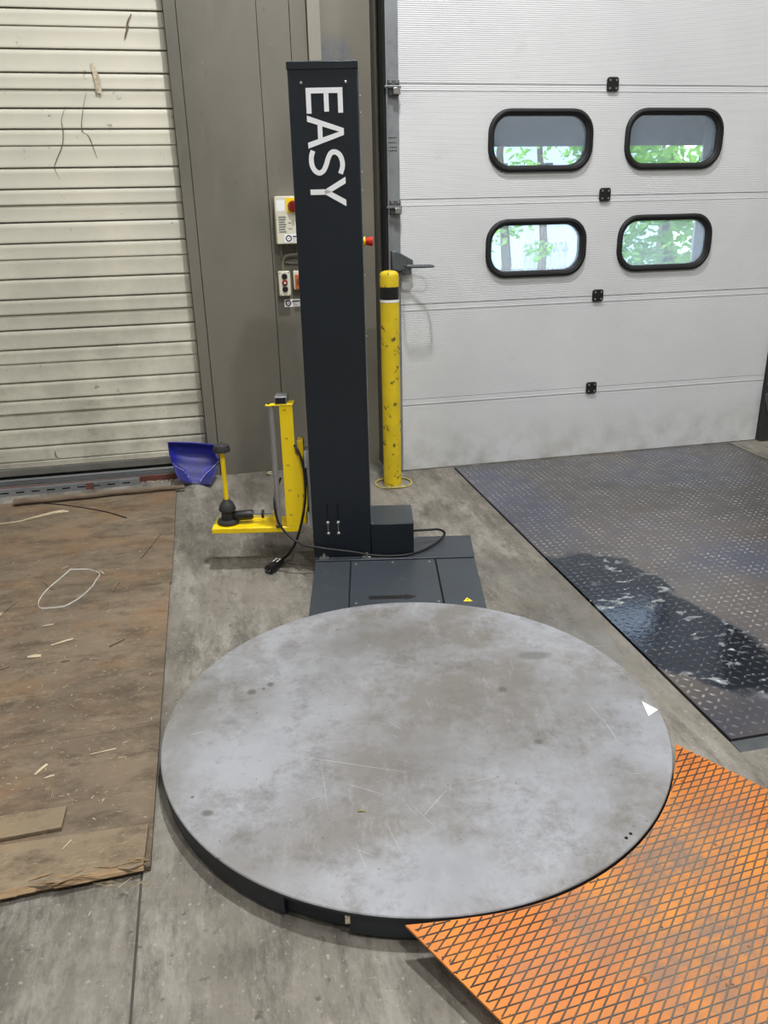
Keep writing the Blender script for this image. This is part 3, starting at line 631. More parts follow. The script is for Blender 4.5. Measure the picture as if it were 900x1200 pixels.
MB().tube([(-.583, ya+.0, .829), (-.583, ya, .834)], .006, 8).build('screw', 'charcoal_plastic', ca)
bx = MB().box(-.553, -.498, ya-.002, ya+.09, .829, .862).build('sensor_box', 'galvanised', ca, bevel=.002)
MB().box(-.549, -.502, ya-.004, ya-.001, .832, .857).build('sensor_face', 'black_plastic', bx)
MB().tube([(-.573, ya+.005, .224), (-.573, ya+.005, .822)], .0132, 16).build('guide_roller', 'roller_grey', ca)
MB().lathe([(.016, .224), (.016, .232), (.012, .236)], (-.573, ya+.005, 0), 14).build('roller_bush', 'charcoal_plastic', ca)
yc = 1.445
MB().lathe([(.050, .224), (.053, .229), (.053, .240), (.049, .246), (.031, .249), (.031, .292)], (-.828, yc, 0), 28).build('spool_base', 'charcoal_plastic', ca)
MB().lathe([(.032, .288), (.041, .294), (.042, .304), (.031, .330), (.018, .344), (.016, .350)], (-.828, yc, 0), 28).build('spool_cone', 'charcoal_plastic', ca)
MB().lathe([(.011, .345), (.011, .60)], (-.828, yc, 0), 16).build('spool_rod', 'yellow_paint', ca)
MB().lathe([(.018, .588), (.040, .592), (.041, .602), (.034, .622), (.012, .628), (.004, .633), (.003, .638)], (-.828, yc, 0), 28).build('spool_cap', 'charcoal_plastic', ca)
MB().tube([(-.80, yc, .262), (-.79, yc, .262), (-.715, yc, .266), (-.705, yc, .266)], [.02, .025, .025, .021], 18).build('brake_housing', 'black_plastic', ca)
MB().tube([(-.706, yc, .266), (-.60, yc, .266)], .0085, 10).build('brake_shaft', 'chrome', ca)
MB().tube([(-.662, yc, .268), (-.652, yc, .268)], .021, 16).build('brake_wheel', 'black_plastic', ca)
MB().box(-.605, -.585, yc-.015, yc+.015, .224, .285).build('shaft_bearing', 'yellow_paint', ca, bevel=.002)
for zz in (.80, .665, .535, .41, .285):
    for dx in (-.005, .003): MB().box(-.511+dx, -.508+dx, ya-.0006, ya+.001, zz-.004, zz+.004).build('slot', 'charcoal_plastic', ca)
for x in (-.474, -.45): MB().box(x, x+.003, ya-.0006, ya+.001, .375, .39).build('slot', 'charcoal_plastic', ca)
rl = MB().box(-.434, -.410, 1.378, 1.46, .225, .60).build('lift_rail', 'light_grey_paint', mc, bevel=.002)
MB().box(-.432, -.425, 1.376, 1.379, .30, .52).build('rail_slot', 'black_plastic', rl)
# power cable
def mcable(pts, r, name='power_cable'):
    P = [my(u, v, y) if z is None else mg(u, v, z) for u, v, y, z in pts]
    return MB().tube(spline(P, 8), r, 8).build(name, 'black_rubber', mc)
c1 = mcable([(343, 520, 1.40, None), (348, 526, 1.36, None), (355, 545, 1.355, None), (358, 575, 1.35, None), (355, 605, 1.34, None), (347, 634, 1.38, None), (339, 648, 1.42, None), (333, 654, None, .028)], .0062)
pa, pb = mg(334, 653, .026), mg(315, 668, .022)
pl_ = MB().tube([pa, pa.lerp(pb, .25), pa.lerp(pb, .3), pa.lerp(pb, .7), pa.lerp(pb, .75), pb], [.007, .011, .020, .021, .025, .025], 12).build('plug', 'black_plastic', c1)
q = pa.lerp(pb, .5); d = (pb-pa).normalized(); nn = V((-d.y, d.x, 0))
MB().add([q+d*.02+nn*.014+V((0, 0, .019)), q+d*.02-nn*.014+V((0, 0, .019)), q-d*.02-nn*.014+V((0, 0, .0195)), q-d*.02+nn*.014+V((0, 0, .0195))], [(0, 1, 2, 3)]).build('plug_label', 'white_paper', pl_, smooth=0)
for s_ in (-1, 1): MB().tube([pb+nn*.009*s_, pb+nn*.009*s_+d*.022], .003, 8).build('plug_pin', 'galv_dark', pl_)
mcable([(329, 560, 1.45, None), (323, 578, 1.40, None), (322, 595, 1.36, None), (329, 617, 1.345, None), (350, 636, 1.31, None), (374, 642, 1.31, None), (410, 646.5, 1.305, None), (440, 651, None, ZB+.012), (470, 651, None, ZB+.012), (495, 645, None, ZB+.012), (514, 634, None, ZB+.014), (521, 625, None, ZB+.03), (514, 620.5, 1.50, None), (500, 621, 1.48, None), (482, 622, 1.45, None)], .0058)

# ------------------------------------------------------------------ loading ramp
zr, slope = .087, .05
def ramp_z(x, y, cl=g(475, 1084, zr)): return zr-slope*((x-cl.x)*RN.x+(y-cl.y)*RN.y)
cl = g(475, 1084, zr)
def ramp_hit(u, v):
    d = ray(u, v); nrm = V((RN.x*slope, RN.y*slope, 1)); P0 = V((cl.x, cl.y, zr)); return EYE+d*((P0-EYE).dot(nrm)/d.dot(nrm))
L0, L1, R0, R1 = ramp_hit(475, 1084), ramp_hit(590, 1199), ramp_hit(792, 872), ramp_hit(900, 925)
RLEN = 1.55
def extend(a, b):
    d = (b-a); k = RLEN/ (d.x*RN.x+d.y*RN.y); return a+d*k
LE, RE = extend(L0, L1), extend(R0, R1)
aL, aR = math.atan2(L0.y-TC.y, L0.x-TC.x), math.atan2(R0.y-TC.y, R0.x-TC.x)
rL, rR = math.hypot(L0.x-TC.x, L0.y-TC.y), math.hypot(R0.x-TC.x, R0.y-TC.y)
poly = [(TC.x+(r:=.8195+(rL-.8195)*max(0, 1-i/5)**2+(max(rR, .8195)-.8195)*max(0, 1-(30-i)/5)**2)*math.cos(aL+(aR-aL)*i/30), TC.y+r*math.sin(aL+(aR-aL)*i/30)) for i in range(31)]+[(RE.x, RE.y), (LE.x, LE.y)]
rp = empty('loading_ramp', ((L0.x+RE.x)/2, (L0.y+RE.y)/2, 0)); tag(rp, 'orange diamond-tread steel ramp with curved edge against the turntable', 'ramp')
off = rp.location.copy()
bm = bmesh.new()
tv = [bm.verts.new((x-off.x, y-off.y, ramp_z(x, y))) for x, y in poly]; bv = [bm.verts.new((x-off.x, y-off.y, ramp_z(x, y)-.006)) for x, y in poly]
bm.faces.new(tv); bm.faces.new(bv[::-1])
for i in range(len(poly)): j = (i+1) % len(poly); bm.faces.new((tv[i], bv[i], bv[j], tv[j]))
bmesh.ops.triangulate(bm, faces=[f for f in bm.faces if len(f.verts) > 4]); bmesh.ops.recalc_face_normals(bm, faces=bm.faces)
me = bpy.data.meshes.new('ramp_plate'); bm.to_mesh(me); bm.free(); me.materials.append(M['ramp_orange'])
o = bpy.data.objects.new('ramp_plate', me); COL.objects.link(o); o.parent = rp
def inside(x, y):
    c = False; k = len(poly)
    for i in range(k):
        x1, y1 = poly[i]; x2, y2 = poly[i-1]
        if (y1 > y) != (y2 > y) and x < (x2-x1)*(y-y1)/(y2-y1)+x1: c = not c
    return c
m = MB()
for th in (5.1, 43.9):
    d = V((math.cos(math.radians(th)), math.sin(math.radians(th)), 0)); nn = V((-d.y, d.x, 0)); c0 = V((off.x, off.y, 0))
    sp_ = .0212
    for i in range(-70, 71):
        run = []
        for k in range(-140, 141):
            P = c0+nn*(i*sp_)+d*(k*.011)
            if inside(P.x, P.y): run.append(P)
            if (not inside(P.x, P.y) or k == 140) and run:
                if len(run) > 1:
                    a, b = run[0], run[-1]
                    def q(P, s_, h): Q = P+nn*s_; return (Q.x-off.x, Q.y-off.y, ramp_z(Q.x, Q.y)+h)
                    m.add([q(a, -.0021, 0), q(a, -.0008, .0017), q(a, .0008, .0017), q(a, .0021, 0), q(b, -.0021, 0), q(b, -.0008, .0017), q(b, .0008, .0017), q(b, .0021, 0)],
                          [(0, 1, 5, 4), (1, 2, 6, 5), (2, 3, 7, 6), (0, 3, 2, 1), (4, 5, 6, 7)])
                run = []
m.build('tread_ribs', 'ramp_rib', rp, smooth=0, kind='stuff')
for side, (A, B) in enumerate(((L0, LE), (R0, RE))):
    d = (B-A); d.z = 0; ln = d.length; d.normalize(); inw = (RX if side == 0 else -RX)
    P = A+inw*.06+d*.20; Q = A+inw*.06+d*(ln-.12); e = inw*.008
    vs = []
    for X in (P-e, P+e, Q+e, Q-e): vs.append((X.x-off.x, X.y-off.y, 0.0)); vs.append((X.x-off.x, X.y-off.y, ramp_z(X.x, X.y)-.006))
    MB().add(vs, [(0, 2, 3, 1), (2, 4, 5, 3), (4, 6, 7, 5), (6, 0, 1, 7), (1, 3, 5, 7), (0, 6, 4, 2)]).build('support_rib', 'ramp_under', rp, smooth=0)

# ------------------------------------------------------------------ bollard
bo = empty('bollard', (1.083, 4.78, 0)); tag(bo, 'worn yellow steel bollard with a black band beside the white door', 'bollard')
MB().lathe([(.056, 0), (.056, 1.135)], n=28).build('post', 'yellow_worn', bo)
MB().lathe([(.057, 1.135), (.057, 1.150)], n=28).build('white_band', 'white_paper', bo)
MB().lathe([(.0565, 1.150), (.0565, 1.222)], n=28).build('black_band', 'black_plastic', bo)
MB().lathe([(.056, 1.222), (.056, 1.282), (.054, 1.295), (.047, 1.305), (.03, 1.311), (.004, 1.313)], n=28).build('post_cap', 'yellow_worn', bo)
MB().tube([(.115*math.cos(a)+.005, .105*math.sin(a)-.0, .006+.003*math.sin(3*a)) for a in [2*math.pi*i/40 for i in range(41)]], .006, 6).build('base_ring', 'yellow_cable_ring', bo)

# ------------------------------------------------------------------ electrics on the grey wall
YW = YG+.004
ib = empty('isolator_box', (.483, YW, 1.46)); tag(ib, 'cream electrical box with red and yellow rotary switch on the grey wall', 'electrical box')
MB().box(0, .19, -.085, 0, 0, .272).build('box_body', 'cream_plastic', ib, bevel=.004)
ys = MB().box(.068, .15, -.088, -.085, .178, .262).build('switch_plate', 'yellow_paint', ib, bevel=.001)
MB().tube([(.109, -.088, .215), (.109, -.105, .215), (.109, -.112, .215)], [.033, .031, .026], 20).build('switch_dial', 'dark_red_plastic', ys)
MB().box(.101, .117, -.122, -.108, .185, .245).build('switch_grip', 'dark_red_plastic', ys, bevel=.004)
MB().box(.008, .058, -.0862, -.085, .188, .25).build('paper_label', 'white_paper', ib)
for k in range(7): MB().box(.016, .062-.004*(k % 3), -.086, -.085, .150-.014*k, .158-.014*k).build('print_line', 'label_ink', ib, smooth=0)
MB().box(.074, .098, -.086, -.085, .085, .09).build('print_line', 'label_ink', ib, smooth=0); MB().box(.074, .09, -.086, -.085, .118, .124).build('print_line', 'label_ink', ib, smooth=0)
def sticker(parent, x, z, y, sx=1):
    s_ = MB().box(x, x+.105, y-.001, y, z, z+.048).build('sticker_card', 'white_paper', parent, smooth=0)
    k = 24; r0, r1 = .012, .019; m = MB()
    vs = []; fs = []
    for i in range(k):
        a = 2*math.pi*i/k
        for r in (r0, r1): vs.append((x+.026+r*math.cos(a), y-.0015, z+.024+r*math.sin(a)))
    for i in range(k): j = (i+1) % k; fs.append((2*i, 2*i+1, 2*j+1, 2*j))
    m.add(vs, fs).box(x+.02, x+.032, y-.0015, y-.001, z+.0225, z+.0255).build('round_emblem', 'navy_ink', s_, smooth=0)
    MB().box(x+.050, x+.098, y-.0014, y-.001, z+.030, z+.038).build('print_line', 'navy_ink', s_, smooth=0)
    for k in range(3): MB().box(x+.050, x+.09-.01*k, y-.0014, y-.001, z+.006+.008*k, z+.0085+.008*k).build('print_line', 'label_ink', s_, smooth=0)
    return s_
sticker(ib, .046, .008, -.085)
MB().tube([(.004, -.0855, .142), (.004, -.0875, .142)], .003, 8).build('screw', 'galv_dark', ib)
pbn = empty('push_button_station', (.481, YW, 1.15)); tag(pbn, 'cream three-button control box below the isolator on the grey wall', 'control box')
MB().box(0, .072, -.055, 0, 0, .148).build('box_body', 'cream_plastic', pbn, bevel=.004)
for k, (z, mm) in enumerate(((.118, 'black_plastic'), (.080, 'dark_red_plastic'), (.042, 'black_plastic'))):
    b = MB().tube([(.036, -.054, z), (.036, -.062, z), (.036, -.066, z)], [.018, .017, .013], 18).build('push_button', mm, pbn)
    if k == 1: MB().tube([(.036, -.0655, z), (.036, -.0675, z)], .007, 14).build('button_mark', 'cream_plastic', b)
for sx in (.008, .064):
    for sz in (.008, .14): MB().tube([(sx, -.0545, sz), (sx, -.0565, sz)], .0035, 8).build('screw', 'galv_dark', pbn)
jb = empty('socket_box', (.575, YW, 1.185)); tag(jb, 'small cream socket box with orange front half hidden behind the mast', 'electrical box')
MB().box(0, .07, -.05, 0, 0, .112).build('box_body', 'cream_plastic', jb, bevel=.004)
oc = MB().box(.008, .064, -.062, -.05, .004, .092).build('socket_front', 'orange_plastic', jb, bevel=.004)
MB().tube([(.04, -.06, .05), (.04, -.068, .05)], .024, 18).build('socket_cap', 'rust_brown', oc)
st_ = empty('wall_sticker', (.511, YW, 1.076)); tag(st_, 'white sticker with round dark blue emblem below the button box', 'sticker'); sticker(st_, 0, 0, 0)
def cable(name, pts, r, lab):
    return tag(MB().tube(spline(pts, 8), r, 8).build(name, 'conduit_grey'), lab, 'cable')
cable('wall_cable', [(.515, YW-.03, 1.30), (.513, YW-.03, 1.34), (.53, YW-.03, 1.38), (.57, YW-.03, 1.395), (.66, YW-.03, 1.395)], .007, 'grey cable curving up from the three-button box behind the mast')
cable('wall_cable', [(.612, YW-.03, 1.298), (.613, YW-.03, 1.32), (.625, YW-.03, 1.36), (.66, YW-.03, 1.378)], .007, 'grey cable rising from the socket box behind the mast')
cable('wall_cable', [(.512, YW-.016, 1.459), (.511, YW-.016, 1.42), (.52, YW-.014, 1.36), (.56, YW-.012, 1.345), (.66, YW-.012, 1.345)], .006, 'grey cable hanging below the isolator box and looping behind the mast')
cable('wall_cable', [(.55, YW-.016, 1.459), (.56, YW-.016, 1.435), (.60, YW-.014, 1.42), (.66, YW-.012, 1.415)], .006, 'short grey cable leaving the isolator box underside beside another')

# ------------------------------------------------------------------ plywood and timber on the left
def ply(poly, z0, z1, name, mat, label, cat='board', group=None): return tag(MB().prism(poly, z0, z1).build(name, mat, smooth=0, bevel=.0015), label, cat, group)
seamY = [1.80, 2.46, 3.02, 3.62, 4.30, 5.06]
pl0 = empty('plywood_flooring', (-1.2, 3.4, 0)); tag(pl0, 'brown worn plywood boards covering the floor in front of the shutter', 'plywood')
pr = random.Random(8)
for i, (a, b) in enumerate(zip(seamY[:-1], seamY[1:])):
    xe = -.268-.012*(1-i/5)+pr.uniform(-.003, .003); dz = pr.uniform(-.0008, .0008)
    sl = .035
    MB().prism([(-2.1+1.2, a-3.4+.001-sl*2), (xe+1.2, a-3.4+.001), (xe+1.2+.003*(i != 4), b-3.4-.001), (-2.1+1.2, b-3.4-.001-sl*2)], 0.0, .016+dz).build('board', 'plywood', pl0, smooth=0, bevel=.0012)
# front plank lying on the boards (torn front edge) and the offcut behind it
zt = .034
A, B, C_, D_ = g(174, 965, zt), g(168, 1013, zt), g(0, 1046, zt), g(0, 990, zt)
def ext(p, q, x): t = (x-p.x)/(q.x-p.x); return p+(q-p)*t
C2, D2 = ext(B, C_, -1.25), ext(A, D_, -1.25)
pts = [(A.x, A.y), (D2.x, D2.y), (C2.x, C2.y)]
k = 26; rr = random.Random(4)
for i in range(k+1):
    t = i/k; P = C2.lerp(B, t); n_ = rr.uniform(-.008, .008)*(1 if t > .3 else .4); pts.append((P.x, P.y+n_))
front = ply(pts[::-1], .0175, zt, 'timber_plank', 'plank_wood', 'weathered plank with splintered front edge at the end of the plywood', 'plank')
m = MB(); P0 = front.location
# splintered fibres on the plank edge
for i in range(70):
    t = rr.uniform(.72, 1.0); P = C2.lerp(B, t); x = P.x-P0.x; y = P.y-P0.y+rr.uniform(-.006, .03); z = zt-P0.z-rr.uniform(-.003, .010)
    if y > .0 and z < .016: y = P.y-P0.y-.004
    l = rr.uniform(.015, .07); a = rr.uniform(-.25, .35)
    m.tube([(x-l/2, y-l/2*math.sin(a), z), (x, y, z+rr.uniform(-.002, .003)), (min(x+l/2, B.x-P0.x+.012), y+l/2*math.sin(a), z+rr.uniform(-.003, .002))], [.0008, rr.uniform(.0012, .003), .0006], 5)
m.build('splinters', 'torn_wood', front, kind='stuff')
m = MB(); k = 20
for i in range(k):
    t0, t1 = .05+i/k*.95, .05+(i+1)/k*.95; a, b = C2.lerp(B, t0)-P0, C2.lerp(B, t1)-P0; ya_ = -.006+rr.uniform(-.004, .002)
    m.add([(a.x, a.y+ya_, .003), (b.x, b.y+ya_, .003), (b.x, b.y+.006, .017), (a.x, a.y+.006, .017), (a.x, a.y+.01, .003), (b.x, b.y+.01, .003)], [(0, 1, 2, 3), (0, 4, 5, 1), (4, 3, 2, 5)])
m.build('torn_edge', 'torn_wood', front, smooth=0)
zo = .030
A, B, C_, D_ = g(78, 944, zo), g(70, 978, zo), g(0, 991, zo), g(0, 956, zo)
C2, D2 = ext(B, C_, -1.15), ext(A, D_, -1.15)
ply([(A.x, A.y), (D2.x, D2.y), (C2.x, C2.y+.03), (B.x, B.y+.03)], .0175, zo, 'plank_offcut', 'plank_wood', 'short light brown board end lying on the plywood behind the plank', 'board')

# ------------------------------------------------------------------ lengths of metal and wood along the foot of the shutter
def bar(name, A, B, prof, mat, label, cat, z=0):
    A, B = V(A), V(B); d = (B-A); d.z = 0; ln = d.length; rz = math.atan2(d.y, d.x)
    o = MB().prism(prof, 0, ln, 'yz').build(name, mat, at=(0, 0, 0), smooth=40); o.location = (A.x, A.y, z); o.rotation_euler = (0, 0, rz); return tag(o, label, cat)
Xl = -1.75
rib = [(0, .0), (0, .078)]+[(.0, .078)]
prof = [(.036, .0), (.036, .072), (.018, .072)]
for k in range(4): prof += [(.018, .070-.011*k), (.010, .068-.011*k), (.010, .063-.011*k), (.018, .061-.011*k)]
prof += [(.018, 0)]
bar('aluminium_profile', (Xl, 5.298, 0), (-.215, 5.298, 0), prof, 'aluminium_dull', 'ribbed grey aluminium profile lying tight against the shutter foot', 'metal profile')
bar('pipe', (Xl, 5.282, 0), (-.60, 5.282, 0), [(.019*math.cos(a), .019+.019*math.sin(a)) for a in [2*math.pi*i/12 for i in range(12)]], 'rust_brown', 'rusty brown pipe behind the slotted steel strut', 'pipe', 0)
bar('steel_bar', (-.60, 5.272, 0), (-.20, 5.272, 0), [(0, 0), (.018, 0), (.018, .035), (0, .035)], 'brown_red', 'dark red painted flat bar beside the blue plastic scoop', 'bar', 0)
# slotted strut
A, B = V((Xl, 5.195, 0)), V((-.505, 5.212, 0)); d = B-A; ln = d.length
ss = empty('slotted_strut', A, math.atan2(d.y, d.x)); tag(ss, 'grey slotted steel strut lying on the floor along the shutter', 'metal strut')
hs = .042
m = MB(); pitch = .092; slots = []
x = .03; prev = 0
while x < ln-.06:
    m.box(prev, x, 0, .003, 0, hs); m.box(x, x+.05, 0, .003, 0, .017); m.box(x, x+.05, 0, .003, .026, hs); prev = x+.05; slots.append(x); x += pitch
m.box(prev, ln, 0, .003, 0, hs)
m.box(0, ln, .003, .041, hs-.003, hs).box(0, ln, .038, .041, 0, hs-.003)
m.build('strut_body', 'galvanised', ss, smooth=0)
MB().box(.002, ln-.002, .02, .03, .004, hs-.006).build('slot_shadow_liner', 'black_gap', ss)  # black box added inside the strut so the slots look shaded
MB().box(ln-.335, ln-.285, -.0015, 0, 0, hs+.001).build('rust_band', 'rust_brown', ss, smooth=0)
# wood pole
A, B = g(16, 589, .039), g(216, 570, .032)
pp = [A.lerp(B, i/14)+V((0, .004*math.sin(i*.9), .003*math.sin(i*1.7)))for i in range(15)]
tag(MB().tube(pp, [.021-.008*i/14 for i in range(15)], 10).build('wooden_pole', 'grey_wood'), 'long grey-brown wooden pole lying in front of the slotted strut', 'pole')
# rubble by the scoop
m = MB(); rr = random.Random(11)
for i in range(160):
    P = g(rr.uniform(166, 214), rr.uniform(560.5, 565.5), 0); s_ = rr.uniform(.002, .008)
    m.add([P+V((s_*rr.uniform(-1, 1), s_*rr.uniform(-1, 1), max(0, s_*rr.uniform(-.3, 1.2)))) for _ in range(4)], [(0, 1, 2), (0, 2, 3), (0, 3, 1), (1, 3, 2)])
tag(m.build('rubble', 'debris_white', smooth=0, kind='stuff'), 'crumbled pale rubble on the floor beside the blue scoop', 'rubble', kind='stuff')
# strap, splinter, strap loop
def floor_strip(name, pts, wd, th, mat, z, label, cat, up=False):
    P = [g(u, v, z) for u, v in pts]; P = spline(P, 5); m = MB(); k = len(P); vs = []; fs = []
    for i, p in enumerate(P):
        d = (P[min(i+1, k-1)]-P[max(i-1, 0)]).normalized(); n_ = V((-d.y, d.x, 0))
        w_ = wd(i/(k-1)) if callable(wd) else wd
        if up: a, b = n_*th/2, V((0, 0, w_)); vs += [p-a, p+a, p+a+b, p-a+b]
        else: a, b = n_*w_/2, V((0, 0, th)); vs += [p-a, p+a, p+a+b, p-a+b]
    for i in range(k-1):
        for j in range(4): fs.append((4*i+j, 4*i+(j+1) % 4, 4*i+4+(j+1) % 4, 4*i+4+j))
    fs += [(3, 2, 1, 0), (4*k-4, 4*k-3, 4*k-2, 4*k-1)]
    return tag(m.add(vs, fs).build(name, mat, smooth=0), label, cat)
ZP = .0172
floor_strip('black_strap', [(52, 590), (80, 592.5), (120, 599), (148, 607)], .008, .003, 'black_rubber', ZP, 'thin black strap lying on the plywood beside the wooden pole', 'strap')
floor_strip('wood_splinter', [(0, 614.5), (20, 612), (34, 608.5), (52, 604), (68, 600.5), (80, 600)], lambda t: .008+.05*max(0, t-.35)*(1.3 if t < .9 else .5), .006, 'pale_wood', ZP, 'long pale fresh wood splinter on the plywood near the pole', 'splinter')
LPp = [(82.5, 668), (92, 667.8), (105, 668), (117, 673), (113, 680), (108, 688), (95, 700), (84, 707), (75, 711), (60, 713), (47, 713), (45.5, 706), (50, 698), (57, 690), (70, 679), (82.5, 668)]
floor_strip('strapping_loop', LPp, .006, .0012, 'white_paper', ZP, 'white plastic strapping loop lying open on the plywood', 'strap', up=True)
# wood chips
chips = [((60, 757), (86, 749), .016, 'pale'), ((1, 721), (20, 705), .012, 'grey'), ((32, 771), (48, 769), .03, 'pale'), ((49, 735), (63, 732), .008, 'pale'), ((41, 909), (56, 896), .014, 'pale'), ((52, 913), (64, 909), .010, 'pale'), ((106, 885), (136, 878), .006, 'pale'), ((146, 753-4), (128, 758), .008, 'grey'), ((52, 683), (62, 691), .008, 'grey'), ((116, 669), (122, 673), .007, 'pale'), ((132, 694), (139, 682), .014, 'grey'), ((165, 655), (189, 625), .006, 'grey'), ((73, 668-1), (80, 664), .006, 'pale'), ((0, 785), (10, 781), .025, 'grey'), ((72, 776), (82, 774), .016, 'grey'), ((73, 997), (84, 985), .004, 'pale'), ((0, 722), (4, 718), .02, 'pale')]
words = {'pale': ('pale_wood', 'pale'), 'grey': ('grey_wood', 'dull brown')}
names = ['straight pale wood sliver on the plywood near the strapping loop', 'dull brown stick on the plywood beside a pale chip near the strapping loop', 'flat pale angular wood flake on the plywood', 'thin pale chip just below the strapping loop', 'pointed pale wood chip near the short board end', 'small pale chip beside the pointed wood chip', 'thin pale straw on plywood near the edge facing the turntable', 'dull brown splinter on the rust-tinted plywood', 'short dull stick crossing the strapping loop', 'tiny pale chip at the tip of the strapping loop', 'curled dull wood shaving a little away from the strapping loop', 'long thin dull straw on plywood near the yellow carriage', 'thin pale chip behind the strapping loop', 'dark brown wood flake on plywood beyond the pale flake', 'small dark wood flake near the pale angular flake', 'thin pale straw lying on the splintered plank', 'pale chip beside the dull brown stick']
for ((u0, v0), (u1, v1), wd, kd), lab in zip(chips, names):
    z = zt if 'plank' in lab else ZP
    a, b = g(u0, v0, z), g(u1, v1, z)
    d = (b-a).normalized(); n_ = V((-d.y, d.x, 0))*wd/2; h = V((0, 0, .004)); mm = a.lerp(b, .55)
    o = MB().add([a-n_*.3, b-n_*.5, b+n_*.7, mm+n_, a+n_*.5, a-n_*.3+h, b-n_*.5+h*.6, b+n_*.7+h*.8, mm+n_+h, a+n_*.5+h], [(4, 3, 2, 1, 0), (5, 6, 7, 8, 9), (0, 1, 6, 5), (1, 2, 7, 6), (2, 3, 8, 7), (3, 4, 9, 8), (4, 0, 5, 9)]).build('wood_chip', words[kd][0], smooth=0)
    tag(o, lab, 'wood chip', 'wood chips on the floor')
m = MB(); mc2 = MB(); rr = random.Random(21)
for i in range(230):
    u, v = rr.uniform(0, 205), 600+480*rr.random()**.8
    on = u < 190 and v < 960; z = ZP if on else .0
    P = g(u, v, z)
    if v > 1010 and rr.random() < .6: continue
    if not on and P.x < -.245 and P.y > 1.70: continue
    if on and -.89 < P.x < -.58 and 3.44 < P.y < 3.94: continue
    l = rr.uniform(.002, .009)*(2.2 if rr.random() < .12 else 1); wd = rr.uniform(.0008, .002); a = rr.uniform(0, math.pi); d = V((math.cos(a), math.sin(a), 0)); n_ = V((-d.y, d.x, 0))*wd; h = V((0, 0, rr.uniform(.0008, .002)))
    if on and P.x > -.30: continue
    (m if on else mc2).add([P-d*l-n_, P+d*l-n_, P+d*l+n_, P-d*l+n_, P-d*l+h, P+d*l+h], [(0, 1, 5, 4), (2, 3, 4, 5), (0, 4, 3), (1, 2, 5)])
tag(m.build('wood_litter', 'straw', smooth=0, kind='stuff'), 'fine straw and wood litter scattered over the plywood', 'litter', kind='stuff')
tag(mc2.build('floor_litter', 'straw', smooth=0, kind='stuff'), 'sparse wood litter on the concrete beside the turntable', 'litter', kind='stuff')
m = MB()
for i in range(15):
    u, v = rr.uniform(60, 185), rr.uniform(0, 1); P = g(120+60*rr.random(), 1030+8*rr.random(), .0)
    P = g(100+75*rr.random(), 1040-6*rr.random()+ (0), .0); l = rr.uniform(.006, .022); a = rr.uniform(-.6, .8); d = V((math.cos(a), math.sin(a), 0)); n_ = V((-d.y, d.x, 0))*rr.uniform(.0006, .0016); h = V((0, 0, rr.uniform(.002, .004)))
    m.add([P-d*l-n_, P+d*l-n_, P+d*l+n_, P-d*l+n_, P-d*l+h, P+d*l+h], [(0, 1, 5, 4), (2, 3, 4, 5), (0, 4, 3), (1, 2, 5)])
tag(m.build('straw_tuft', 'straw', smooth=0, kind='stuff'), 'pale straw fibres on the concrete under the plank edge', 'litter', kind='stuff')
# paper triangle on the turntable
z = .0873; tri = [g(752, 822, z), g(771, 832, z), g(760, 839.5, z)]
tag(MB().prism([(p.x, p.y) for p in tri][::-1], z, z+.0015).build('paper_scrap', 'white_paper', smooth=0), 'white triangular paper scrap near the turntable rim', 'paper scrap')
for (u, v, l, mt, lab) in ((424, 951, .012, 'yellow_cable_ring', 'small yellowish wood sliver lying on the turntable middle'), (396, 738, .010, 'straw', 'tiny curled pale shaving on the turntable near the dark base')):
    P = g(u, v, z); tag(MB().tube([P+V((-l, .002, .002)), P+V((0, 0, .004)), P+V((l, -.004, .002))], [.0008, .002, .0008], 6).build('wood_sliver', mt), lab, 'wood chip')
# pale lump at the wall foot
P = g(316, 555, 0)
bmx = MB(); bmx.lathe([(.004, 0), (.018, .004), (.020, .014), (.012, .024), (.002, .027)], (P.x, P.y-.03, 0), 9)
for v_ in bmx.v: v_.x += .004*math.sin(v_.z*300+v_.y*90); v_.y += .003*math.cos(v_.x*200)
tag(bmx.build('foam_lump', 'straw', smooth=0), 'small pale crumpled lump at the foot of the grey wall', 'debris')

# ------------------------------------------------------------------ blue plastic scoop leaning at the shutter
NU, NV = 20, 14
def edge(t, pts):
    for i in range(len(pts)-1):
        if pts[i][0] <= t <= pts[i+1][0]:
            k = (t-pts[i][0])/(pts[i+1][0]-pts[i][0]); k = k*k*(3-2*k)*.5+k*.5
            return tuple(pts[i][j]+(pts[i+1][j]-pts[i][j])*k for j in (1, 2))
Lp = [(0, 210, 563), (.35, 204, 548), (.7, 199, 533), (1, 197, 519)]; Rp = [(0, 247, 567.5), (.3, 253, 553), (.62, 257, 539), (.72, 253, 535), (1, 251, 522)]
gridv = []
for j in range(NV+1):
    t = j/NV; a, b = edge(t, Lp), edge(t, Rp)
    for i in range(NU+1):
        s_ = i/NU; bow = 4*s_*(1-s_)
        u = a[0]+(b[0]-a[0])*s_; v = a[1]+(b[1]-a[1])*s_
        if t > .9: v += -1.5*bow+3.0*(s_-.4)*0
        if t < .15: v += 1.8*bow*(1-t/.15)
        hwid = .14+.36*min(1, t/.55) if t < .55 else .5
        side = max(0, abs(s_-.5)-hwid*.86)/.36
        Y = 5.15+.055*min(1, t/.5)+.03*t-.11*side
        if t > .55: Y += .03*(4*s_*(1-s_))*math.sin(math.pi*(t-.55)/.45)-.03*(abs(s_-.5)*2)**4
        if t > .93: Y -= .02*(t-.93)/.07
        if t < .1: Y -= .03*(1-t/.1)
        P = wy(u, v, min(Y, 5.262)); P.z = max(P.z, .004); gridv.append(P)
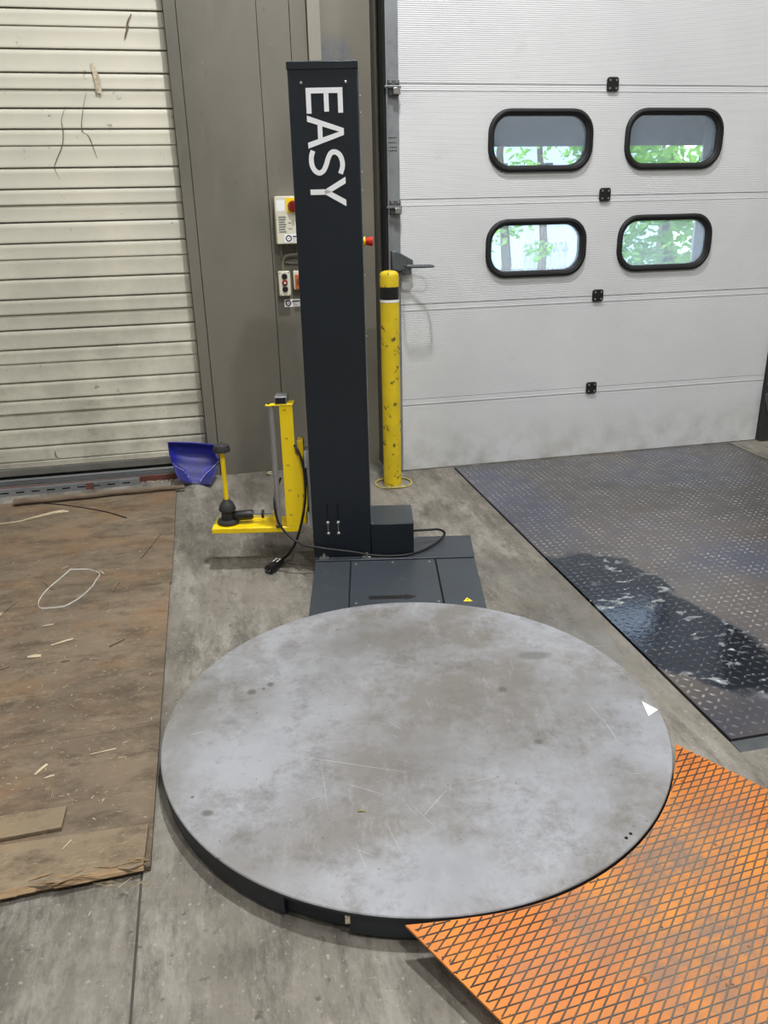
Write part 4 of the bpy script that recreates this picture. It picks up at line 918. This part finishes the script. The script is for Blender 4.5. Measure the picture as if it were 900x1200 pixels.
fs = [(j*(NU+1)+i, j*(NU+1)+i+1, (j+1)*(NU+1)+i+1, (j+1)*(NU+1)+i) for j in range(NV) for i in range(NU)]
sc = empty('plastic_scoop', (-.16, 5.15, 0)); tag(sc, 'dirty blue plastic scoop leaning at the foot of the shutter', 'scoop')
o = MB().add([p-sc.location for p in gridv], fs).build('scoop_blade', 'blue_plastic', sc, smooth=60)
sd = o.modifiers.new('solid', 'SOLIDIFY'); sd.thickness = .004; sd.offset = 1
topv = [p-sc.location for p in gridv[-(NU+1):]]
MB().tube([p+V((0, -.002, .001)) for p in topv], .005, 8).build('scoop_rim', 'blue_plastic', sc)

def crease(ids):
    MB().tube([gridv[j*(NU+1)+i]-sc.location+V((0, -.003, 0)) for j, i in ids], .0016, 6).build('scoop_crease', 'scratch_grey', sc)
crease([(6, 1), (5, 2), (4, 4), (3, 5), (2, 6), (1, 7)]); crease([(8, 20), (7, 19), (6, 18), (5, 17), (4, 16), (3, 15), (2, 14), (1, 13)])
# ------------------------------------------------------------------ outside, seen through the door windows
GZ = -1.15
struct(MB().box(-14, 30, 5.5, 42, GZ-.2, GZ).build('ground_outside', 'asphalt', at=(0, 5.5, GZ)), 'pale yard ground outside the dock')
YC = 5.85
pt_ = wy(640, 171.5, YC); pr_ = wy(820, 180, YC); pr2 = wy(809, 290, YC)
ds = empty('dock_shelter', (2.6, YC, 0)); tag(ds, 'grey dock shelter curtains seen through the door windows', 'dock shelter')
zc = pt_.z; xc = (pr_.x+pr2.x)/2
MB().box(-1.9, xc+1.2-2.6, 0, .02, zc, 3.6).build('top_curtain', 'curtain_grey', ds)
MB().box(xc-2.6, xc+1.2-2.6, -.04, -.02, -1.1, 3.6).build('side_curtain', 'curtain_grey', ds)
MB().box(-1.9, xc+1.2-2.6, -.34, .02, 3.58, 3.66).build('shelter_roof', 'curtain_grey', ds)
def tree(x, y, h, rx, rz, zc_, seed, label, trunk=True, nl=2600):
    t = empty('tree', (x, y, GZ)); tag(t, label, 'tree', 'trees beyond the yard')
    r = random.Random(seed)
    if trunk: MB().tube([(0, 0, 0), (.1, 0, h*.3), (-.05, .1, h*.6), (.1, 0, h*.85)], [.11, .09, .06, .03], 9).build('trunk', 'bark', t)
    m = MB()
    cl_ = [(r.uniform(-.8, .8)*rx, r.uniform(-.8, .8)*rx, zc_+r.uniform(-.85, .85)*rz, r.uniform(.25, .45)*rx) for _ in range(22)]
    for i in range(nl):
        c = r.choice(cl_); dv = V((r.gauss(0, 1), r.gauss(0, 1), r.gauss(0, 1))).normalized()*c[3]*(r.random()**.4)
        P = V(c[:3])+dv; a = V((r.uniform(-1, 1), r.uniform(-1, 1), r.uniform(-.6, .2))).normalized(); b = a.cross(V((r.uniform(-1, 1), r.uniform(-1, 1), 1))).normalized(); L = r.uniform(.10, .2)
        m.add([P, P+a*L*.5+b*L*.28, P+a*L, P+a*L*.5-b*L*.28], [(0, 1, 2, 3)])
    m.build('foliage', 'leaf', t, smooth=0, kind='stuff')
def dirx(u, Y): return wy(u, 290, Y).x
tree(dirx(782, 11), 11, 5.0, 1.4, 1.7, 2.8, 1, 'dense leafy green tree standing nearest the dock shelter side curtain', nl=5200)
tree(dirx(862, 16), 16, 6.5, 2.0, 1.6, 5.2, 2, 'broad green tree standing behind the dock shelter side', nl=3000)
tree(dirx(632, 17.5), 17.5, 6.5, 2.0, 1.1, 5.1, 3, 'pale green tree with bare lower trunk before the white fence', nl=5000)
tree(dirx(588, 14), 14, 6.0, .8, 1.1, 2.9, 4, 'slim tree with sparse leaves beside the white fence', nl=700)
tree(dirx(770, 24), 24, 7.5, 2.2, 1.6, 5.6, 6, 'tall green tree behind the leafy window tree', nl=2500)
FY = 21.; fa, fb = wy(616, 300, FY).x, wy(664, 300, FY).x; ft = wy(640, 284, FY).z
wf = empty('white_fence', (fa, FY, GZ)); tag(wf, 'white vertical slat fence across the yard', 'fence')
nf = int((fb-fa)/.14)
for i in range(nf+1): MB().box(-.045, .045, -.012, .012, .1, ft-GZ).build('picket', 'fence_white', wf).location = (i*.14, 0, 0)
for zz in (.3, ft-GZ-.25): MB().box(-.05, fb-fa+.05, .012, .05, zz, zz+.08).build('fence_rail', 'fence_white', wf)
bl = empty('far_building', (12, 36, GZ)); tag(bl, 'pale blue building far behind the trees', 'building')
MB().box(-9, 9, 0, 4, 0, 6.5).build('facade', 'facade_pale', bl); MB().box(-9.3, 9.3, -.3, 4.3, 6.5, 6.8).build('roof_edge', 'curtain_grey', bl)
for i in range(8): MB().box(-8+i*2.1, -6.9+i*2.1, -.03, 0, 2.8, 4.4).build('window', 'charcoal_plastic', bl)
